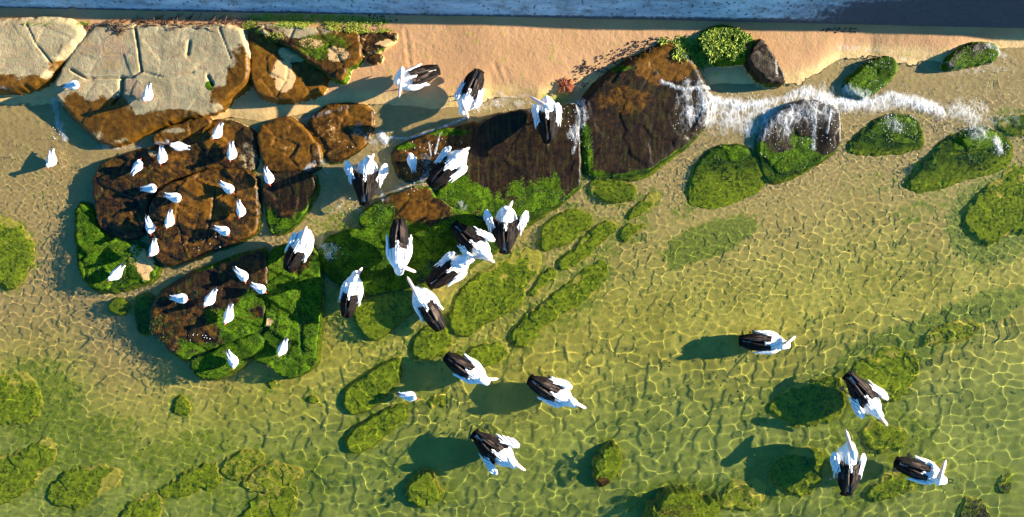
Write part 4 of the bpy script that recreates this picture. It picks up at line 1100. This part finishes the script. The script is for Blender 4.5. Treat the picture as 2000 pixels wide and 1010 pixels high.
# ------------------------------------------------------------------ foam, weed, twigs
FOAM = [  # points, half width in px, density
 ([(1388, 192), (1450, 206), (1520, 196), (1580, 176), (1620, 196), (1680, 202), (1740, 186), (1800, 200), (1842, 220)], 12, .66),
 ([(1600, 188), (1640, 205), (1700, 208), (1760, 196), (1810, 208)], 18, .56),
 ([(1390, 222), (1470, 240), (1540, 226), (1600, 200)], 44, .50), ([(1400, 200), (1500, 215)], 24, .5),
 ([(1842, 218), (1880, 212), (1905, 232), (1912, 262)], 22, .50), ([(1900, 200), (1925, 215)], 14, .4), ([(1945, 272), (1955, 296)], 10, .62),
 ([(1338, 165), (1345, 235)], 12, .52), ([(1362, 170), (1376, 215)], 13, .55), ([(1288, 164), (1330, 178), (1384, 172)], 6, .62), ([(1325, 190), (1332, 250)], 16, .26), ([(1320, 100), (1345, 128)], 6, .5),
 ([(103, 192), (110, 235), (124, 268)], 9, .48), ([(0, 178), (45, 184)], 7, .4), ([(190, 285), (235, 290), (290, 285), (330, 278)], 5, .42),
 ([(742, 268), (800, 270), (860, 250), (912, 229)], 5, .6), ([(930, 214), (965, 200), (1010, 198), (1045, 212)], 15, .36), ([(970, 178), (990, 190), (1030, 186)], 4, .5), ([(590, 232), (640, 222), (680, 210)], 6, .3), ([(745, 262), (752, 275)], 10, .7),
 ([(1132, 200), (1136, 230), (1120, 262)], 13, .52), ([(1128, 262), (1118, 300)], 5, .45),
 ([(832, 312), (838, 342), (805, 360), (765, 372)], 11, .36), ([(690, 328), (712, 322)], 9, .5), ([(735, 372), (752, 388)], 10, .32), ([(630, 482), (655, 488), (640, 500)], 13, .38), ([(600, 330), (612, 320)], 8, .5),
 ([(640, 395), (700, 412)], 22, .22), ([(700, 250), (730, 280)], 14, .3), ([(860, 262), (850, 300)], 3, .55), ([(838, 280), (842, 305)], 3, .5), ([(1540, 210), (1536, 260)], 10, .4), ([(1590, 220), (1588, 290)], 5, .5), ([(1620, 215), (1612, 260)], 4, .5), ([(1735, 232), (1760, 250)], 14, .4),
 ([(1632, 92), (1720, 98), (1768, 116)], 9, .30), ([(1925, 90), (1968, 112)], 8, .42), ([(1840, 118), (1850, 132)], 6, .4), ([(1860, 140), (1980, 130)], 14, .26), ([(1655, 175), (1690, 190)], 14, .55),
 ([(900, 398), (905, 405)], 10, .4), ([(620, 300), (640, 335)], 7, .3), ([(1900, 250), (1990, 230)], 20, .22),
]
def build_foam():
    r = .02
    alld = []
    allco = []; allq = []; base = 0
    for k, (pts, hw, den) in enumerate(FOAM):
        P = [px(u, v, .05) for (u, v) in pts]; w = hw / 100
        x0 = min(p[0] for p in P) - w * 1.6; x1 = max(p[0] for p in P) + w * 1.6
        y0 = min(p[1] for p in P) - w * 1.6; y1 = max(p[1] for p in P) + w * 1.6
        gx = np.arange(x0, x1, r); gy = np.arange(y0, y1, r); X, Y = np.meshgrid(gx, gy)
        d = seg_dist(P, X, Y) + w * .8 * fbm(X, Y, 5, 3, k * 3)
        env = sstep(1.45, .15, d / w)
        dn = env * den
        keep = dn > .07
        Z = np.maximum(surf(X, Y), 0) + .012 + .03 * np.clip(dn - .35, 0, .6) * (1 + fbm(X, Y, 14, 3, k))
        q = grid_faces(len(gx), len(gy))
        kf = keep.reshape(-1)[q].all(1)
        if not kf.any(): continue
        co, q2, (dd,) = compact(np.stack([X, Y, Z], -1).reshape(-1, 3), q[kf], [dn.reshape(-1)])
        alld.append(dd); allco.append(co); allq.append(q2 + base); base += len(co)
    o = mesh_from('foam', np.concatenate(allco), np.concatenate(allq), M_FOAM)
    dd = np.concatenate(alld); col_attr(o, 'dens', np.stack([dd, dd, dd, dd * 0 + 1], -1))
    tag(o, 'white lacy foam of the small breaking wave and its runs between the rocks', 'foam', kind='stuff')
build_foam()

def scatter_blobs(name, label, cat, spots, mat, seed, rmin, rmax, lift=.3, flat=.7):
    rg = np.random.default_rng(seed)
    V = np.array([(1, 0, 0), (-1, 0, 0), (0, 1, 0), (0, -1, 0), (0, 0, 1), (0, 0, -1)], float)
    F = np.array([(0, 2, 4), (2, 1, 4), (1, 3, 4), (3, 0, 4), (2, 0, 5), (1, 2, 5), (3, 1, 5), (0, 3, 5)])
    co = []; fs = []; n = 0
    for (cu, cv, ru, rv, cnt) in spots:
        a = rg.uniform(0, 2 * pi, cnt); q = np.sqrt(rg.uniform(0, 1, cnt))
        U = cu + ru * q * np.cos(a); W = cv + rv * q * np.sin(a)
        XY = np.array([px(u, v, .1) for u, v in zip(U, W)])
        Z = np.maximum(surf(XY[:, 0].copy(), XY[:, 1].copy()), 0 if 'droplet' in name else -9)
        for (x, y), z in zip(XY, Z):
            r = rg.uniform(rmin, rmax) ; t = rg.uniform(0, pi); ca, sa = cos(t), sin(t); st = rg.uniform(.6, 1.6)
            P = V * (r * st, r / st, r * flat)
            co.append(np.stack([x + P[:, 0] * ca - P[:, 1] * sa, y + P[:, 0] * sa + P[:, 1] * ca, z + r * lift + P[:, 2]], -1)); fs.append(F + n); n += 6
    o = mesh_from(name, np.concatenate(co), np.concatenate(fs), mat)
    tag(o, label, cat, kind='stuff'); return o

M_DROP = simple('glint_white', (.9, .9, .9), .15, .03, 10, .8)  # glossy white beads standing in for sun glints on the water
scatter_blobs('glint_droplets', 'bright droplets added as sun glints and flecks of spray around the breaking wave', 'glints and spray',
    [(1480, 215, 110, 50, 90), (1600, 200, 70, 50, 90), (1720, 200, 110, 45, 110), (1880, 230, 60, 40, 120), (1700, 110, 70, 25, 50), (1940, 110, 60, 30, 50), (1350, 210, 45, 60, 50), (1940, 180, 60, 80, 60), (1530, 270, 60, 50, 50), (1600, 260, 40, 50, 50), (1120, 240, 25, 50, 50), (740, 270, 30, 20, 40), (850, 290, 60, 40, 40), (810, 350, 60, 30, 50), (650, 490, 30, 18, 30), (110, 230, 20, 45, 40), (700, 320, 60, 40, 40), (660, 400, 40, 20, 20), (950, 200, 90, 20, 50), (430, 480, 70, 25, 20), (390, 660, 25, 14, 12), (1760, 240, 40, 20, 60), (1960, 285, 20, 20, 40)], M_DROP, 3, .004, .010)

M_CRUMB = simple('dried_weed_crumbs', (.045, .016, .010), .8, .5, 40)
scatter_blobs('weed_crumbs', 'dark crumbs of dried seaweed washed up along the great boulder', 'seaweed crumbs',
    [(1180, 130, 25, 22, 60), (1215, 112, 30, 14, 90), (1250, 95, 35, 12, 90), (1280, 84, 22, 8, 50), (1135, 150, 16, 24, 70), (1165, 135, 30, 6, 25), (1140, 130, 5, 14, 30), (1640, 62, 40, 5, 50), (730, 48, 60, 8, 70)], M_CRUMB, 8, .006, .022, .3, .5)
scatter_blobs('shell_bits', 'small pale bits of shell and dark grit lying on the bed', 'shell grit',
    [(1450, 700, 500, 260, 120), (300, 750, 280, 200, 70), (1750, 540, 240, 150, 60)], simple('grit', (.06, .055, .03), .8, .6, 20), 12, .008, .022, .3, .6)

def leaf_stuff(name, label, cat, spots, mat, seed, lmin, lmax, wid, thr=.45):
    rg = np.random.default_rng(seed); co = []; fs = []; n = 0
    for (cu, cv, ru, rv, cnt, hgt) in spots:
        for _ in range(cnt):
            a = rg.uniform(0, 2 * pi); q = math.sqrt(rg.uniform(0, 1))
            x, y = px(cu + ru * q * cos(a), cv + rv * q * sin(a), .45 if hgt > .012 else .0)
            z = ground_z(x, y)
            if z < -.06 or vnoise(np.array([x * 5.0]), np.array([y * 5.0]), seed)[0] + rg.uniform(-.2, .2) < thr: continue
            z += rg.uniform(0, hgt)
            t = rg.uniform(0, 2 * pi); L = rg.uniform(lmin, lmax); e = rg.uniform(-.2, .45)
            d = np.array([cos(t) * cos(e), sin(t) * cos(e), sin(e)]); s = np.array([-sin(t), cos(t), 0]) * wid * L
            b = np.array([x, y, z]); m = b + d * L * .5 + np.array([0, 0, .15 * L])
            co += [b, m - s, b + d * L, m + s]; fs.append((n, n + 1, n + 2, n + 3)); n += 4
    o = mesh_from(name, np.array(co), np.array(fs), mat, False); tag(o, label, cat, kind='stuff'); return o
def leafmat(name, a, b):
    t = NT(name); p = t.pos(); c = t.mix(t.ramp(t.noise(p, 9, 4), .35, .65), a, b); c = t.mix(t.ramp(t.noise(p, 60, 2), .5, .7), c, tuple(x * .4 for x in a)); return t.bsdf(c, .6, None, spec=.3)
leaf_stuff('beach_plants', 'strip of low yellow green plants along the foot of the seawall', 'plants',
    [(500, 48, 30, 10, 875, .02), (560, 48, 50, 9, 1250, .02), (630, 52, 50, 10, 1500, .03), (690, 57, 45, 9, 1250, .02), (735, 58, 32, 7, 400, .03), (670, 45, 90, 5, 500, .04), (505, 60, 9, 7, 150, .04), (540, 75, 20, 8, 100, .02), (160, 45, 14, 5, 100, .02), (80, 48, 60, 3, 150, .02)],
    leafmat('beach_leaves', (.20, .26, .02), (.36, .38, .04)), 21, .012, .036, .34, .42)
leaf_stuff('weed_tufts', 'tufts of yellow green weed draped over the rock under the seawall', 'weed',
    [(1410, 88, 46, 32, 1500, .03), (1380, 100, 25, 25, 400, .02), (1345, 98, 26, 20, 260, .02), (1440, 68, 30, 12, 250, .03), (1310, 88, 30, 8, 80, .01)],
    leafmat('weed_leaves', (.14, .20, .010), (.34, .40, .030)), 22, .04, .10, .2, .3)
GREEN_T = leafmat('sea_lettuce', (.015, .050, .002), (.07, .14, .005))
leaf_stuff('sea_lettuce', 'short ragged green seaweed growing on the wet rocks', 'seaweed',
    [(210, 520, 55, 45, 900, .01), (165, 450, 18, 50, 300, .01), (30, 490, 50, 65, 900, .01), (570, 640, 45, 85, 900, .01), (480, 650, 60, 20, 300, .01), (430, 705, 55, 25, 350, .01), (330, 650, 35, 40, 350, .01), (350, 575, 55, 12, 150, .01),
     (900, 400, 70, 28, 400, .01), (1050, 400, 70, 30, 350, .01), (740, 415, 40, 25, 450, .01), (1415, 330, 65, 45, 700, .01), (1740, 265, 60, 32, 700, .01), (1890, 300, 85, 35, 800, .01), (1560, 325, 60, 22, 350, .01), (1700, 145, 45, 28, 300, .01), (1900, 105, 45, 18, 250, .01), (1150, 310, 10, 50, 150, .01), (1190, 350, 40, 8, 120, .01), (950, 580, 60, 60, 500, .005), (560, 440, 25, 20, 150, .01), (740, 520, 90, 50, 600, .01)],
    GREEN_T, 23, .015, .04, .3, .6)

def twigs():
    rg = random.Random(9); pm = PM()
    for k in range(150):
        u = rg.uniform(205, 500); v = rg.uniform(34, 58) + (8 if u < 240 else 0)
        x, y = px(u, v, .45); z = ground_z(x, y); a = rg.gauss(.15, .6); L = rg.uniform(.06, .28)
        pts = [(x + cos(a) * L * t, y + sin(a) * L * t + rg.uniform(-.012, .012), z + .008 + .01 * math.sin(3 * t)) for t in (0, .35, .7, 1)]
        pm.tube(pts, [.006, .006, .005, .003], 5)
        if k % 3 == 0:
            b = pts[1]; pm.tube([b, (b[0] + .06 * cos(a + 1), b[1] + .06 * sin(a + 1), b[2] + .01)], [.004, .002], 5)
    for (cu, cv) in ((168, 50), (205, 45), (225, 52), (240, 50)):
        for k in range(14):
            x, y = px(cu + rg.gauss(0, 6), cv + rg.gauss(0, 4), .45); z = ground_z(x, y); a = rg.uniform(0, 6.3)
            pm.tube([(x, y, z + .01), (x + .05 * cos(a), y + .05 * sin(a), z + .03), (x + .1 * cos(a + .4), y + .1 * sin(a + .4), z + .012)], [.006, .005, .002], 5)
    o = pm.build('dry_twigs', simple('dry_twig', (.11, .05, .025), .8, .4, 20)); tag(o, 'thin dry brown twigs strewn on the sand below the seawall', 'twigs', kind='stuff')
twigs()
def clump():
    rg = random.Random(5); pm = PM(); cx, cyy = px(1107, 164, .2); cz = ground_z(cx, cyy)
    for k in range(150):
        a = rg.uniform(-.8, .9) if k % 3 else rg.uniform(0, 6.3); r0 = rg.uniform(0, .07); b = rg.uniform(0, 6.3)
        x, y = cx + r0 * cos(b) * 1.3 - .04, cyy + r0 * sin(b); L = rg.uniform(.08, .19)
        pts = [(x + cos(a) * L * t + .02 * math.sin(4 * t + k), y + sin(a) * L * t + .02 * cos(5 * t + k), cz + .02 + .05 * math.sin(pi * t) * rg.uniform(.4, 1.2)) for t in (0, .33, .66, 1)]
        pm.tube(pts, [.007, .008, .007, .004], 5)
    o = pm.build('seaweed_clump', simple('red_seaweed', (.24, .055, .012), .6, .5, 14)); tag(o, 'clump of stringy rust red seaweed on the sand left of the great brown boulder', 'seaweed')
clump()
